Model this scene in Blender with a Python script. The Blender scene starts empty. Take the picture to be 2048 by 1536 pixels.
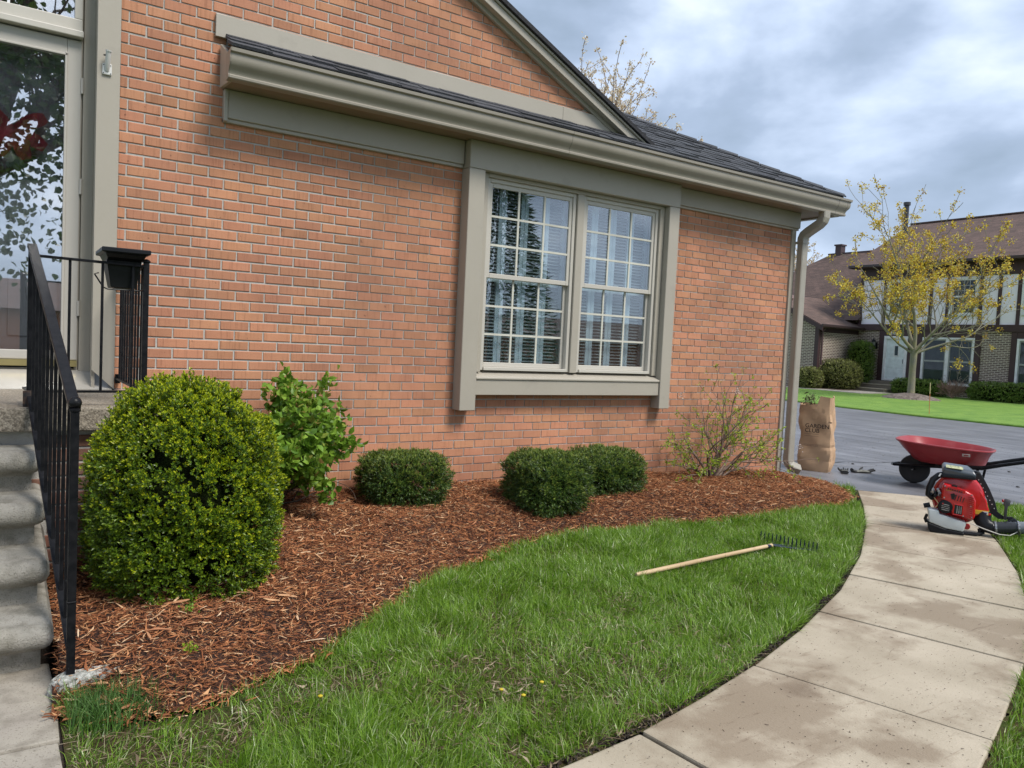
import bpy, bmesh, math, random
import numpy as np
from mathutils import Vector, Matrix
random.seed(7); rng = np.random.default_rng(7)
PI = math.pi
scene = bpy.context.scene
C = scene.collection
# ------------------------------------------------------------------ camera, sky, sun, exposure
cam_d = bpy.data.cameras.new('camera'); cam = bpy.data.objects.new('camera', cam_d); C.objects.link(cam)
cR, cU, cF = Vector((0.8326, -0.5519, 0.0476)), Vector((-0.0107, 0.0699, 0.9975)), Vector((0.5538, 0.8310, -0.0523))
cF.normalize(); cR = (cR - cR.dot(cF)*cF).normalized(); cU = cR.cross(cF)
cam.matrix_world = Matrix(((cR.x, cU.x, -cF.x, -0.6378), (cR.y, cU.y, -cF.y, -5.62), (cR.z, cU.z, -cF.z, 1.40), (0, 0, 0, 1)))
cam_d.sensor_width = 36; cam_d.lens = 1520/2048*36; cam_d.clip_start = 0.05; cam_d.clip_end = 600
scene.camera = cam
scene.view_settings.view_transform = 'Standard'; scene.view_settings.look = 'None'
scene.view_settings.exposure = 1.45; scene.view_settings.gamma = 1; scene.view_settings.use_curve_mapping = False
SUN_DIR = Vector((0.27, -0.68, 0.98)).normalized()
world = bpy.data.worlds.new("World"); scene.world = world; world.use_nodes = True
def build_world():
    nt = world.node_tree; N = nt.nodes; L = nt.links; N.clear()
    out = N.new('ShaderNodeOutputWorld'); bg = N.new('ShaderNodeBackground'); bg.inputs['Strength'].default_value = 0.070
    L.new(bg.outputs[0], out.inputs[0])
    sky = N.new('ShaderNodeTexSky'); sky.sky_type = 'NISHITA'; sky.sun_disc = False
    sky.sun_elevation = math.asin(SUN_DIR.z); sky.sun_rotation = math.atan2(SUN_DIR.x, SUN_DIR.y)
    tc = N.new('ShaderNodeTexCoord'); mp = N.new('ShaderNodeMapping'); mp.inputs['Scale'].default_value = (1.0, 1.0, 2.0)
    mp.inputs['Location'].default_value = (3.1, 1.7, 0.4)
    L.new(tc.outputs['Generated'], mp.inputs[0])
    n1 = N.new('ShaderNodeTexNoise'); n1.inputs['Scale'].default_value = 3.1; n1.inputs['Detail'].default_value = 6; n1.inputs['Roughness'].default_value = 0.5
    n1.inputs['Distortion'].default_value = 0.1
    L.new(mp.outputs[0], n1.inputs['Vector'])
    r1 = N.new('ShaderNodeValToRGB'); cr = r1.color_ramp
    cr.elements[0].position = 0.33; cr.elements[0].color = (1.85, 2.38, 3.1, 1)
    cr.elements[1].position = 0.66; cr.elements[1].color = (6.0, 6.5, 7.3, 1)
    e = cr.elements.new(0.45); e.color = (2.5, 3.1, 4.1, 1)
    e = cr.elements.new(0.54); e.color = (3.75, 4.45, 5.65, 1)
    L.new(n1.outputs['Fac'], r1.inputs[0])
    mx = N.new('ShaderNodeMixRGB'); mx.inputs[0].default_value = 0.93
    L.new(sky.outputs[0], mx.inputs[1]); L.new(r1.outputs[0], mx.inputs[2]); L.new(mx.outputs[0], bg.inputs['Color'])
build_world()
sun_d = bpy.data.lights.new('sun', 'SUN'); sun = bpy.data.objects.new('sun', sun_d); C.objects.link(sun)
sun_d.energy = 1.5; sun_d.angle = math.radians(20); sun_d.color = (1.0, 0.95, 0.88)
sun.rotation_euler = SUN_DIR.to_track_quat('Z', 'Y').to_euler(); sun.location = (5, -8, 12)

# ------------------------------------------------------------------ material helpers
MATS = {}
def M(name, col, rough=.6, col2=None, nscale=6, namt=.5, detail=4, bump=0, bscale=80, metal=0, spec=.5, island=0, objr=0,
      stretch=(1, 1, 1), spots=None, trans=0, coords='Object', coat=0, bdist=.01, dirt=None):
    if name in MATS: return MATS[name]
    m = bpy.data.materials.new(name); m.use_nodes = True; nt = m.node_tree; N = nt.nodes; L = nt.links
    b = N['Principled BSDF']; b.inputs['Roughness'].default_value = rough; b.inputs['Metallic'].default_value = metal
    b.inputs['Specular IOR Level'].default_value = spec
    if coat: b.inputs['Coat Weight'].default_value = coat; b.inputs['Coat Roughness'].default_value = .12
    c4 = lambda c: (c[0], c[1], c[2], 1)
    tc = N.new('ShaderNodeTexCoord'); mp = N.new('ShaderNodeMapping'); mp.inputs['Scale'].default_value = stretch
    if coords == 'World':
        tc = N.new('ShaderNodeNewGeometry'); coords = 'Position'
    L.new(tc.outputs[coords], mp.inputs[0])
    col2 = col2 or tuple(c*.8 for c in col)
    n = N.new('ShaderNodeTexNoise'); n.inputs['Scale'].default_value = nscale; n.inputs['Detail'].default_value = detail
    L.new(mp.outputs[0], n.inputs['Vector'])
    rp = N.new('ShaderNodeValToRGB'); rp.color_ramp.elements[0].position = .5-.22/max(namt, .05)*.5 if namt else .4
    rp.color_ramp.elements[1].position = .5+.22/max(namt, .05)*.5
    rp.color_ramp.elements[0].color = c4(col2); rp.color_ramp.elements[1].color = c4(col)
    L.new(n.outputs['Fac'], rp.inputs[0]); cur = rp.outputs[0]
    if spots:
        sc, th, scol, amt = spots
        n2 = N.new('ShaderNodeTexNoise'); n2.inputs['Scale'].default_value = sc; n2.inputs['Detail'].default_value = 3; L.new(mp.outputs[0], n2.inputs['Vector'])
        r2 = N.new('ShaderNodeValToRGB'); r2.color_ramp.elements[0].position = th; r2.color_ramp.elements[1].position = min(1, th+.05)
        r2.color_ramp.elements[1].color = (amt, amt, amt, 1); r2.color_ramp.elements[0].color = (0, 0, 0, 1)
        L.new(n2.outputs['Fac'], r2.inputs[0])
        x = N.new('ShaderNodeMixRGB'); L.new(r2.outputs[0], x.inputs[0]); L.new(cur, x.inputs[1]); x.inputs[2].default_value = c4(scol); cur = x.outputs[0]
    if dirt:
        sc, lo, hi, dcol, amt = dirt
        n3 = N.new('ShaderNodeTexNoise'); n3.inputs['Scale'].default_value = sc; n3.inputs['Detail'].default_value = 6; n3.inputs['Roughness'].default_value = .6
        L.new(tc.outputs[coords], n3.inputs['Vector'])
        r3 = N.new('ShaderNodeValToRGB'); r3.color_ramp.elements[0].position = lo; r3.color_ramp.elements[1].position = hi
        r3.color_ramp.elements[1].color = (amt, amt, amt, 1); r3.color_ramp.elements[0].color = (0, 0, 0, 1)
        L.new(n3.outputs['Fac'], r3.inputs[0])
        x = N.new('ShaderNodeMixRGB'); L.new(r3.outputs[0], x.inputs[0]); L.new(cur, x.inputs[1]); x.inputs[2].default_value = c4(dcol); cur = x.outputs[0]
    if island or objr:
        hs = N.new('ShaderNodeHueSaturation'); amt = island or objr
        src = None
        if island:
            g = N.new('ShaderNodeNewGeometry'); src = g.outputs['Random Per Island']
        if objr:
            o = N.new('ShaderNodeObjectInfo')
            if src is not None:
                ad = N.new('ShaderNodeMath'); ad.operation = 'ADD'; L.new(src, ad.inputs[0]); L.new(o.outputs['Random'], ad.inputs[1])
                fr = N.new('ShaderNodeMath'); fr.operation = 'FRACT'; L.new(ad.outputs[0], fr.inputs[0]); src = fr.outputs[0]
            else: src = o.outputs['Random']
        mr = N.new('ShaderNodeMapRange'); mr.inputs['To Min'].default_value = 1-amt; mr.inputs['To Max'].default_value = 1+amt
        L.new(src, mr.inputs['Value']); L.new(mr.outputs[0], hs.inputs['Value'])
        m7 = N.new('ShaderNodeMath'); m7.operation = 'MULTIPLY'; m7.inputs[1].default_value = 7.31; L.new(src, m7.inputs[0])
        f7 = N.new('ShaderNodeMath'); f7.operation = 'FRACT'; L.new(m7.outputs[0], f7.inputs[0])
        mh = N.new('ShaderNodeMapRange'); mh.inputs['To Min'].default_value = .5-amt*.035; mh.inputs['To Max'].default_value = .5+amt*.035
        L.new(f7.outputs[0], mh.inputs['Value']); L.new(mh.outputs[0], hs.inputs['Hue'])
        L.new(cur, hs.inputs['Color']); cur = hs.outputs[0]
    L.new(cur, b.inputs['Base Color'])
    if bump:
        nb = N.new('ShaderNodeTexNoise'); nb.inputs['Scale'].default_value = bscale; nb.inputs['Detail'].default_value = 4; L.new(mp.outputs[0], nb.inputs['Vector'])
        bp = N.new('ShaderNodeBump'); bp.inputs['Strength'].default_value = bump; bp.inputs['Distance'].default_value = bdist
        L.new(nb.outputs['Fac'], bp.inputs['Height']); L.new(bp.outputs[0], b.inputs['Normal'])
    if trans:
        t = N.new('ShaderNodeBsdfTranslucent'); L.new(cur, t.inputs[0]); ms = N.new('ShaderNodeMixShader'); ms.inputs[0].default_value = trans
        L.new(b.outputs[0], ms.inputs[1]); L.new(t.outputs[0], ms.inputs[2]); L.new(ms.outputs[0], N['Material Output'].inputs[0])
    MATS[name] = m; return m
def leaf_mat(name, stops, rough=.45, trans=.3, spec=.35):
    """Leaves: each leaf takes its own tone along the ramp."""
    m = bpy.data.materials.new(name); m.use_nodes = True; nt = m.node_tree; N = nt.nodes; L = nt.links
    b = N['Principled BSDF']; b.inputs['Roughness'].default_value = rough; b.inputs['Specular IOR Level'].default_value = spec
    g = N.new('ShaderNodeNewGeometry'); rp = N.new('ShaderNodeValToRGB'); el = rp.color_ramp.elements
    el[0].position = stops[0][0]; el[0].color = (*stops[0][1], 1); el[1].position = stops[-1][0]; el[1].color = (*stops[-1][1], 1)
    for p, c in stops[1:-1]: e = el.new(p); e.color = (*c, 1)
    L.new(g.outputs['Random Per Island'], rp.inputs[0]); L.new(rp.outputs[0], b.inputs['Base Color'])
    t = N.new('ShaderNodeBsdfTranslucent'); L.new(rp.outputs[0], t.inputs[0]); ms = N.new('ShaderNodeMixShader'); ms.inputs[0].default_value = trans
    L.new(b.outputs[0], ms.inputs[1]); L.new(t.outputs[0], ms.inputs[2]); L.new(ms.outputs[0], N['Material Output'].inputs[0])
    MATS[name] = m; return m
def glass_mat(name, refl=.35, tint=(.85, .9, .92), wav=.15):
    m = bpy.data.materials.new(name); m.use_nodes = True; nt = m.node_tree; N = nt.nodes; L = nt.links; N.remove(N['Principled BSDF'])
    tr = N.new('ShaderNodeBsdfTransparent'); tr.inputs[0].default_value = (*tint, 1)
    gl = N.new('ShaderNodeBsdfGlossy'); gl.inputs['Roughness'].default_value = .01; gl.inputs[0].default_value = (1, 1, 1, 1)
    lw = N.new('ShaderNodeLayerWeight'); lw.inputs[0].default_value = .5
    pw = N.new('ShaderNodeMath'); pw.operation = 'POWER'; pw.inputs[1].default_value = 4; L.new(lw.outputs['Facing'], pw.inputs[0])
    ad = N.new('ShaderNodeMath'); ad.operation = 'ADD'; ad.use_clamp = True; ad.inputs[1].default_value = refl; L.new(pw.outputs[0], ad.inputs[0])
    tc = N.new('ShaderNodeTexCoord'); nb = N.new('ShaderNodeTexNoise'); nb.inputs['Scale'].default_value = 2.2; nb.inputs['Detail'].default_value = 1
    L.new(tc.outputs['Object'], nb.inputs['Vector']); bp = N.new('ShaderNodeBump'); bp.inputs['Strength'].default_value = wav; bp.inputs['Distance'].default_value = .02
    L.new(nb.outputs['Fac'], bp.inputs['Height']); L.new(bp.outputs[0], gl.inputs['Normal'])
    ms = N.new('ShaderNodeMixShader'); L.new(ad.outputs[0], ms.inputs[0]); L.new(tr.outputs[0], ms.inputs[1]); L.new(gl.outputs[0], ms.inputs[2])
    L.new(ms.outputs[0], N['Material Output'].inputs[0]); MATS[name] = m; return m

# ------------------------------------------------------------------ object helpers
def tag(o, label=None, cat=None, group=None, kind=None):
    if label: o['label'] = label
    if cat: o['category'] = cat
    if group: o['group'] = group
    if kind: o['kind'] = kind
    return o
def empty(name, loc, label=None, cat=None, group=None, kind=None):
    o = bpy.data.objects.new(name, None); o.empty_display_size = .1; o.location = loc; C.objects.link(o)
    return tag(o, label, cat, group, kind)
def root_of(o):
    v = Vector((0, 0, 0))
    while o is not None: v += o.location; o = o.parent
    return v
def adopt(o, parent):
    """Parent o, whose mesh is in world coordinates."""
    if parent is not None:
        o.parent = parent; o.location = o.location - root_of(parent)
    return o
class MB:
    def __init__(s): s.bm = bmesh.new()
    def box(s, x0, x1, y0, y1, z0, z1, mat=None):
        vs = [s.bm.verts.new(Vector(p) if mat is None else mat @ Vector(p)) for p in ((x0, y0, z0), (x1, y0, z0), (x1, y1, z0), (x0, y1, z0), (x0, y0, z1), (x1, y0, z1), (x1, y1, z1), (x0, y1, z1))]
        for f in ((3, 2, 1, 0), (4, 5, 6, 7), (0, 1, 5, 4), (1, 2, 6, 5), (2, 3, 7, 6), (3, 0, 4, 7)): s.bm.faces.new([vs[i] for i in f])
        return s
    def prism(s, loop, off):
        off = Vector(off); a = [s.bm.verts.new(Vector(p)) for p in loop]; b = [s.bm.verts.new(Vector(p)+off) for p in loop]; n = len(a)
        s.bm.faces.new(a[::-1]); s.bm.faces.new(b)
        for i in range(n): s.bm.faces.new((a[i], a[(i+1) % n], b[(i+1) % n], b[i]))
        return s
    def loft(s, loops, cap=True, close=True):
        R = [[s.bm.verts.new(Vector(p)) for p in lp] for lp in loops]; n = len(R[0])
        for i in range(len(R)-1):
            for j in range(n if close else n-1): s.bm.faces.new((R[i][j], R[i][(j+1) % n], R[i+1][(j+1) % n], R[i+1][j]))
        if cap and close: s.bm.faces.new(R[0][::-1]); s.bm.faces.new(R[-1])
        return s
    def tube(s, pts, r, n=8, cap=True, flat=1.0):
        pts = [Vector(p) for p in pts]; rs = r if isinstance(r, (list, tuple)) else [r]*len(pts); loops = []; up = None
        for i, p in enumerate(pts):
            d = (pts[min(i+1, len(pts)-1)]-pts[max(i-1, 0)]).normalized()
            if up is None: up = Vector((0, 0, 1)) if abs(d.z) < .9 else Vector((1, 0, 0))
            a = d.cross(up).normalized(); b = a.cross(d).normalized(); up = b
            loops.append([p+(a*math.cos(2*PI*k/n)+b*math.sin(2*PI*k/n)*flat)*rs[i] for k in range(n)])
        return s.loft(loops, cap)
    def lathe(s, prof, c, axis=(0, 0, 1), n=20, a0=0, a1=2*PI):
        """prof = [(r, h)]"""
        ax = Vector(axis).normalized(); t = Vector((0, 0, 1)) if abs(ax.z) < .9 else Vector((1, 0, 0)); u = ax.cross(t).normalized(); w = ax.cross(u); c = Vector(c)
        return s.loft([[c+ax*h+(u*math.cos(2*PI*k/n)+w*math.sin(2*PI*k/n))*max(r, 1e-4) for k in range(n)] for r, h in prof])
    def sphere(s, c, r, sc=(1, 1, 1), n=12):
        return s.lathe([(r*math.sin(PI*i/n)*sc[0], -r*math.cos(PI*i/n)*sc[2]) for i in range(n+1)], c, n=n+4)
    def build(s, name, mat, parent=None, bevel=0, smooth=False, seg=1, kind=None, angle=None):
        bm = s.bm; bmesh.ops.recalc_face_normals(bm, faces=bm.faces[:])
        if bevel:
            es = [e for e in bm.edges if len(e.link_faces) == 2 and e.calc_face_angle(0) > math.radians(35)]
            bmesh.ops.bevel(bm, geom=es, offset=bevel, segments=seg, affect='EDGES', clamp_overlap=True, profile=.6)
        me = bpy.data.meshes.new(name); bm.to_mesh(me); bm.free()
        me.materials.append(mat)
        if smooth:
            me.shade_smooth() if hasattr(me, 'shade_smooth') else None
            if angle is None: angle = 40
            try: me.set_sharp_from_angle(angle=math.radians(angle))
            except Exception: pass
        o = bpy.data.objects.new(name, me); C.objects.link(o); adopt(o, parent)
        if kind: o['kind'] = kind
        return o
def np_mesh(name, V, T, mat, parent=None, kind=None, smooth=False):
    V = np.ascontiguousarray(V, dtype=np.float32); T = np.ascontiguousarray(T, dtype=np.int32)
    me = bpy.data.meshes.new(name); k = T.shape[1]
    me.vertices.add(len(V)); me.vertices.foreach_set('co', V.ravel())
    me.loops.add(T.size); me.loops.foreach_set('vertex_index', T.ravel())
    me.polygons.add(len(T)); me.polygons.foreach_set('loop_start', np.arange(0, T.size, k, dtype=np.int32))
    me.update(calc_edges=True); me.materials.append(mat)
    me.polygons.foreach_set('use_smooth', np.full(len(T), bool(smooth)))
    o = bpy.data.objects.new(name, me); C.objects.link(o); adopt(o, parent)
    if kind: o['kind'] = kind
    return o
def unit(a): return a/np.maximum(np.linalg.norm(a, axis=-1, keepdims=True), 1e-9)
def leaves(P, D, N, L, W, fold=.18):
    D = unit(D); S = unit(np.cross(D, N)); N = unit(np.cross(S, D)); L = np.asarray(L)[:, None]*np.ones((len(P), 1)); W = np.asarray(W)[:, None]*np.ones((len(P), 1))
    mid = P+D*L*.5+N*W*fold
    V = np.stack([P, mid+S*W*.5, P+D*L, mid-S*W*.5], 1).reshape(-1, 3); i = np.arange(len(P))[:, None]*4
    return V, np.concatenate([i+np.array([[0, 1, 2]]), i+np.array([[0, 2, 3]])], 0)
def leaves6(P, D, N, L, W, fold=.15):
    D = unit(D); S = unit(np.cross(D, N)); N = unit(np.cross(S, D)); L = np.asarray(L)[:, None]; W = np.asarray(W)[:, None]
    a = lambda t, s, f: P+D*L*t+S*W*s+N*(W*fold*f-L*.12*t*t)
    V = np.stack([a(0, 0, 0), a(.22, .40, 1), a(.55, .5, 1), a(1, 0, 0), a(.55, -.5, 1), a(.22, -.40, 1), a(.5, 0, 0)], 1).reshape(-1, 3)
    f = np.array([[0, 1, 6], [1, 2, 6], [2, 3, 6], [3, 4, 6], [4, 5, 6], [5, 0, 6]]); return V, (np.arange(len(P))[:, None, None]*7+f[None]).reshape(-1, 3)
def merge(parts):
    Vs, Ts, n = [], [], 0
    for V, T in parts: Vs.append(V); Ts.append(T+n); n += len(V)
    return np.concatenate(Vs), np.concatenate(Ts)
def tubes_np(paths, n=5):
    """paths: list of (pts, radii) -> triangles"""
    out = []
    for pts, rs in paths:
        pts = np.asarray(pts, float); rs = np.asarray(rs, float); k = len(pts)
        d = unit(np.gradient(pts, axis=0)); ref = np.array([0.3, 0.2, 1.0]); a = unit(np.cross(d, ref+1e-3)); b = np.cross(d, a)
        th = np.linspace(0, 2*PI, n, endpoint=False)
        V = (pts[:, None]+rs[:, None, None]*(a[:, None]*np.cos(th)[None, :, None]+b[:, None]*np.sin(th)[None, :, None])).reshape(-1, 3)
        i = np.arange(k-1)[:, None]*n; j = np.arange(n)[None]; j2 = (j+1) % n
        q = np.stack([i+j, i+j2, i+n+j2, i+n+j], -1).reshape(-1, 4)
        out.append((V, np.concatenate([q[:, [0, 1, 2]], q[:, [0, 2, 3]]])))
    return merge(out)
def boxes_np(Cn, H):
    """axis aligned boxes: centres (n,3), half sizes (n,3)"""
    s = np.array([[-1, -1, -1], [1, -1, -1], [1, 1, -1], [-1, 1, -1], [-1, -1, 1], [1, -1, 1], [1, 1, 1], [-1, 1, 1]])
    V = (Cn[:, None]+H[:, None]*s[None]).reshape(-1, 3)
    f = np.array([[3, 2, 1, 0], [4, 5, 6, 7], [0, 1, 5, 4], [1, 2, 6, 5], [2, 3, 7, 6], [3, 0, 4, 7]])
    return V, (np.arange(len(Cn))[:, None, None]*8+f[None]).reshape(-1, 4)
def in_poly(x, y, poly):
    c = np.zeros(x.shape, bool); n = len(poly)
    for i in range(n):
        x0, y0 = poly[i]; x1, y1 = poly[(i+1) % n]
        if y0 == y1: continue
        k = ((y0 > y) != (y1 > y)) & (x < (x1-x0)*(y-y0)/(y1-y0)+x0); c ^= k
    return c
def poly_dist(x, y, pts, closed=True):
    d = np.full(x.shape, 1e9); n = len(pts)
    for i in range(n if closed else n-1):
        ax, ay = pts[i]; bx, by = pts[(i+1) % n]; vx, vy = bx-ax, by-ay
        t = np.clip(((x-ax)*vx+(y-ay)*vy)/(vx*vx+vy*vy+1e-12), 0, 1); d = np.minimum(d, np.hypot(x-ax-t*vx, y-ay-t*vy))
    return d
def vnoise(x, y, s, seed=0):
    """cheap smooth value noise 0..1"""
    r = np.random.default_rng(seed+100); g = r.random((64, 64)); X = x*s+17.3; Y = y*s+9.1
    xi = np.floor(X).astype(int); yi = np.floor(Y).astype(int); fx = X-xi; fy = Y-yi; fx = fx*fx*(3-2*fx); fy = fy*fy*(3-2*fy)
    G = lambda a, b: g[a % 64, b % 64]
    return (G(xi, yi)*(1-fx)+G(xi+1, yi)*fx)*(1-fy)+(G(xi, yi+1)*(1-fx)+G(xi+1, yi+1)*fx)*fy

# ------------------------------------------------------------------ materials
TAUPE = M('taupe_painted_trim', (.385, .352, .293), rough=.42, nscale=3, namt=.25, col2=(.35, .32, .265), bump=.05, bscale=40, dirt=(5, .6, .75, (.25, .23, .19), .35))
TAUPE_L = M('light_taupe_window_vinyl', (.50, .475, .42), rough=.4, nscale=3, namt=.2, col2=(.46, .435, .385))
GUTTER = M('gutter_paint', (.30, .272, .222), rough=.38, nscale=4, namt=.25, col2=(.26, .235, .19), dirt=(3, .5, .7, (.22, .2, .16), .4))
MORTAR = M('mortar', (.47, .455, .42), rough=.95, nscale=30, namt=.4, col2=(.36, .345, .32), bump=.35, bscale=220, dirt=(2.2, .45, .7, (.54, .53, .50), .6))
CONCRETE = M('step_concrete', (.40, .375, .335), rough=.85, nscale=9, namt=.5, col2=(.30, .28, .25), bump=.35, bscale=160, spots=(140, .62, (.14, .125, .11), .7), dirt=(2.6, .48, .68, (.17, .155, .135), .75))
AGG = M('exposed_aggregate', (.36, .315, .25), rough=.9, nscale=110, namt=.9, col2=(.13, .11, .085), bump=.6, bscale=150, dirt=(4, .5, .7, (.2, .16, .11), .6))
BLACKP = M('black_painted_iron', (.003, .0035, .005), rough=.34, spec=.14, nscale=30, namt=.4, col2=(.016, .016, .018), spots=(38, .72, (.10, .10, .10), .35), bump=.05, bscale=90)
BLACKPL = M('black_plastic', (.005, .006, .008), rough=.36, spec=.22, nscale=10, namt=.3, col2=(.016, .017, .02))
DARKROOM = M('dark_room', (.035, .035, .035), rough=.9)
SHUTTER = M('white_shutter_paint', (.72, .80, .84), rough=.5)
LOUVRE = M('grey_louvre_paint', (.34, .37, .37), rough=.5)
WHITEP = M('white_paint', (.70, .72, .74), rough=.4, nscale=2, namt=.2, col2=(.64, .66, .69))
SOIL = M('dark_soil', (.05, .035, .024), rough=.95, nscale=30, namt=.7, col2=(.022, .016, .012), bump=.8, bscale=90, bdist=.02)
BARK = M('brown_bark', (.12, .085, .06), rough=.9, nscale=20, namt=.6, col2=(.05, .036, .027), bump=.5, bscale=60)
ROOMCLR = M('dark_brown_trim', (.045, .022, .022), rough=.6, nscale=5, namt=.3, col2=(.06, .032, .03))
def brick_mat():
    m = M('orange_brick', (.505, .242, .138), rough=.88, nscale=5, namt=.35, col2=(.42, .192, .108), detail=3, island=.13, objr=.13, bump=.25, bscale=150, bdist=.004, spots=(24, .69, (.12, .05, .03), .75), coords='World')
    nt = m.node_tree; N = nt.nodes; L = nt.links; b = N['Principled BSDF']
    lk = b.inputs['Base Color'].links[0].from_socket
    tc = N.new('ShaderNodeTexCoord')
    # wire-cut vertical drag marks, one phase per brick
    g = N.new('ShaderNodeNewGeometry'); oi = N.new('ShaderNodeObjectInfo'); ad = N.new('ShaderNodeMath'); ad.operation = 'ADD'
    L.new(g.outputs['Random Per Island'], ad.inputs[0]); L.new(oi.outputs['Random'], ad.inputs[1])
    mp = N.new('ShaderNodeMapping'); mp.inputs['Scale'].default_value = (1, 1, .06); L.new(g.outputs['Position'], mp.inputs[0])
    n = N.new('ShaderNodeTexNoise'); n.noise_dimensions = '4D'; n.inputs['Scale'].default_value = 75; n.inputs['Detail'].default_value = 3; L.new(mp.outputs[0], n.inputs['Vector'])
    k = N.new('ShaderNodeMath'); k.operation = 'MULTIPLY'; k.inputs[1].default_value = 40; L.new(ad.outputs[0], k.inputs[0]); L.new(k.outputs[0], n.inputs['W'])
    r = N.new('ShaderNodeValToRGB'); r.color_ramp.elements[0].position = .33; r.color_ramp.elements[1].position = .47
    r.color_ramp.elements[0].color = (.62, .56, .54, 1); r.color_ramp.elements[1].color = (1, 1, 1, 1); L.new(n.outputs['Fac'], r.inputs[0])
    x = N.new('ShaderNodeMixRGB'); x.blend_type = 'MULTIPLY'; x.inputs[0].default_value = .55; L.new(lk, x.inputs[1]); L.new(r.outputs[0], x.inputs[2])
    # weathering over the whole wall: pale bloom and duller upper courses
    n5 = N.new('ShaderNodeTexNoise'); n5.inputs['Scale'].default_value = .9; n5.inputs['Detail'].default_value = 4; L.new(g.outputs['Position'], n5.inputs['Vector'])
    r5 = N.new('ShaderNodeValToRGB'); r5.color_ramp.elements[0].position = .35; r5.color_ramp.elements[1].position = .68
    r5.color_ramp.elements[0].color = (.80, .80, .83, 1); r5.color_ramp.elements[1].color = (1.12, 1.09, 1.06, 1); L.new(n5.outputs['Fac'], r5.inputs[0])
    y = N.new('ShaderNodeMixRGB'); y.blend_type = 'MULTIPLY'; y.inputs[0].default_value = 1; L.new(x.outputs[0], y.inputs[1]); L.new(r5.outputs[0], y.inputs[2])
    n6 = N.new('ShaderNodeTexNoise'); n6.inputs['Scale'].default_value = 210; n6.inputs['Detail'].default_value = 2; L.new(g.outputs['Position'], n6.inputs['Vector'])
    r6 = N.new('ShaderNodeValToRGB'); r6.color_ramp.elements[0].position = .62; r6.color_ramp.elements[1].position = .70
    r6.color_ramp.elements[0].color = (0, 0, 0, 1); r6.color_ramp.elements[1].color = (.45, .45, .45, 1); L.new(n6.outputs['Fac'], r6.inputs[0])
    z = N.new('ShaderNodeMixRGB'); z.inputs[2].default_value = (.2, .085, .05, 1); L.new(r6.outputs[0], z.inputs[0]); L.new(y.outputs[0], z.inputs[1])
    L.new(z.outputs[0], b.inputs['Base Color'])
    return m
BRICK = brick_mat()
SHING = M('charcoal_shingle', (.060, .064, .074), rough=.9, nscale=90, namt=.9, col2=(.022, .024, .029), objr=.35, bump=.5, bscale=160, dirt=(1.5, .4, .65, (.085, .085, .09), .5))
SHING_D = M('black_shingle_edge', (.012, .012, .015), rough=.9, nscale=60, namt=.6, col2=(.03, .03, .034), bump=.4, bscale=90)
GLASS = glass_mat('window_glass', refl=.19, wav=0)
GLASS_R = glass_mat('clear_upper_sash_glass', refl=.26)
GLASS_D = glass_mat('storm_door_glass', refl=.46, tint=(.86, .88, .9), wav=0)
GLASS_F = glass_mat('far_window_glass', refl=.02, wav=0)

# ------------------------------------------------------------------ ground surfaces
s_ = .965; cx_, cy_ = -.6378, -5.62
MULCH_EDGE = [(cx_+(x-cx_)*s_, cy_+(y-cy_)*s_) for x, y in [(-.48, -2.41), (-.34, -2.55), (-.18, -2.62), (-.01, -2.62), (.25, -2.5), (.56, -2.36), (.87, -2.13), (1.21, -1.83), (1.69, -1.52), (2.31, -1.21), (2.81, -1.07), (3.3, -1.05), (4.02, -1.12), (4.91, -1.2), (5.68, -1.19), (6.38, -1.17), (6.80, -1.02), (7.20, -.62), (7.42, -.22), (7.3, .15)]]
MULCH_POLY = MULCH_EDGE+[(7.0, .3), (7.0, -.0), (.1, -.0), (.1, -1.0), (-.47, -1.0), (-.47, -2.35)]
WALK_L = [(-.60, -3.74), (.1, -3.73), (.9, -3.69), (1.31, -3.65), (1.71, -3.57), (2.2, -3.45), (2.78, -3.27), (3.61, -2.96), (4.52, -2.53), (5.5, -1.97), (6.32, -1.44), (7.06, -.92)]
WALK_R = [(-.60, -4.66), (.2, -4.66), (1.1, -4.62), (1.7, -4.53), (2.21, -4.41), (2.6, -4.30), (3.39, -4.06), (4.2, -3.76), (5.14, -3.30), (5.96, -2.82), (6.8, -2.25), (7.62, -1.58)]
LAWN_POLY = [(-.466, -2.3), (-.466, -2.32)]+MULCH_EDGE[1:]+[(7.1, -.80)]+WALK_L[::-1][:-1]+[(-.466, -3.74), (-.466, -2.3)]
def dist_edge(x, y): return poly_dist(x, y, MULCH_EDGE, False)
def mulch_z(x, y):
    d = dist_edge(x, y); A = np.interp(x, [-.5, 0, 3, 5, 7], [.15, .19, .20, .15, .10])
    return .012+A*(1-np.exp(-d/.42))+.03*(vnoise(x, y, 2.3, 1)-.5)+.018*(vnoise(x, y, 7, 2)-.5)
def mz(x, y): return float(mulch_z(np.array([x], float), np.array([y], float))[0])
GR = M('distant_grass', (.075, .135, .022), rough=.95, nscale=.7, namt=.6, col2=(.05, .10, .02), bump=.5, bscale=30, bdist=.03, dirt=(.35, .5, .75, (.13, .15, .05), .6))
mb = MB(); mb.box(-150, 200, -150, 200, -.60, -.05); tag(mb.build('ground', GR), kind='structure')
# soil under the near beds and lawn
tag(MB().box(-1.9, 7.02, -4.7, .05, -.05, -.024).build('garden_soil', SOIL), kind='structure')
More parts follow.
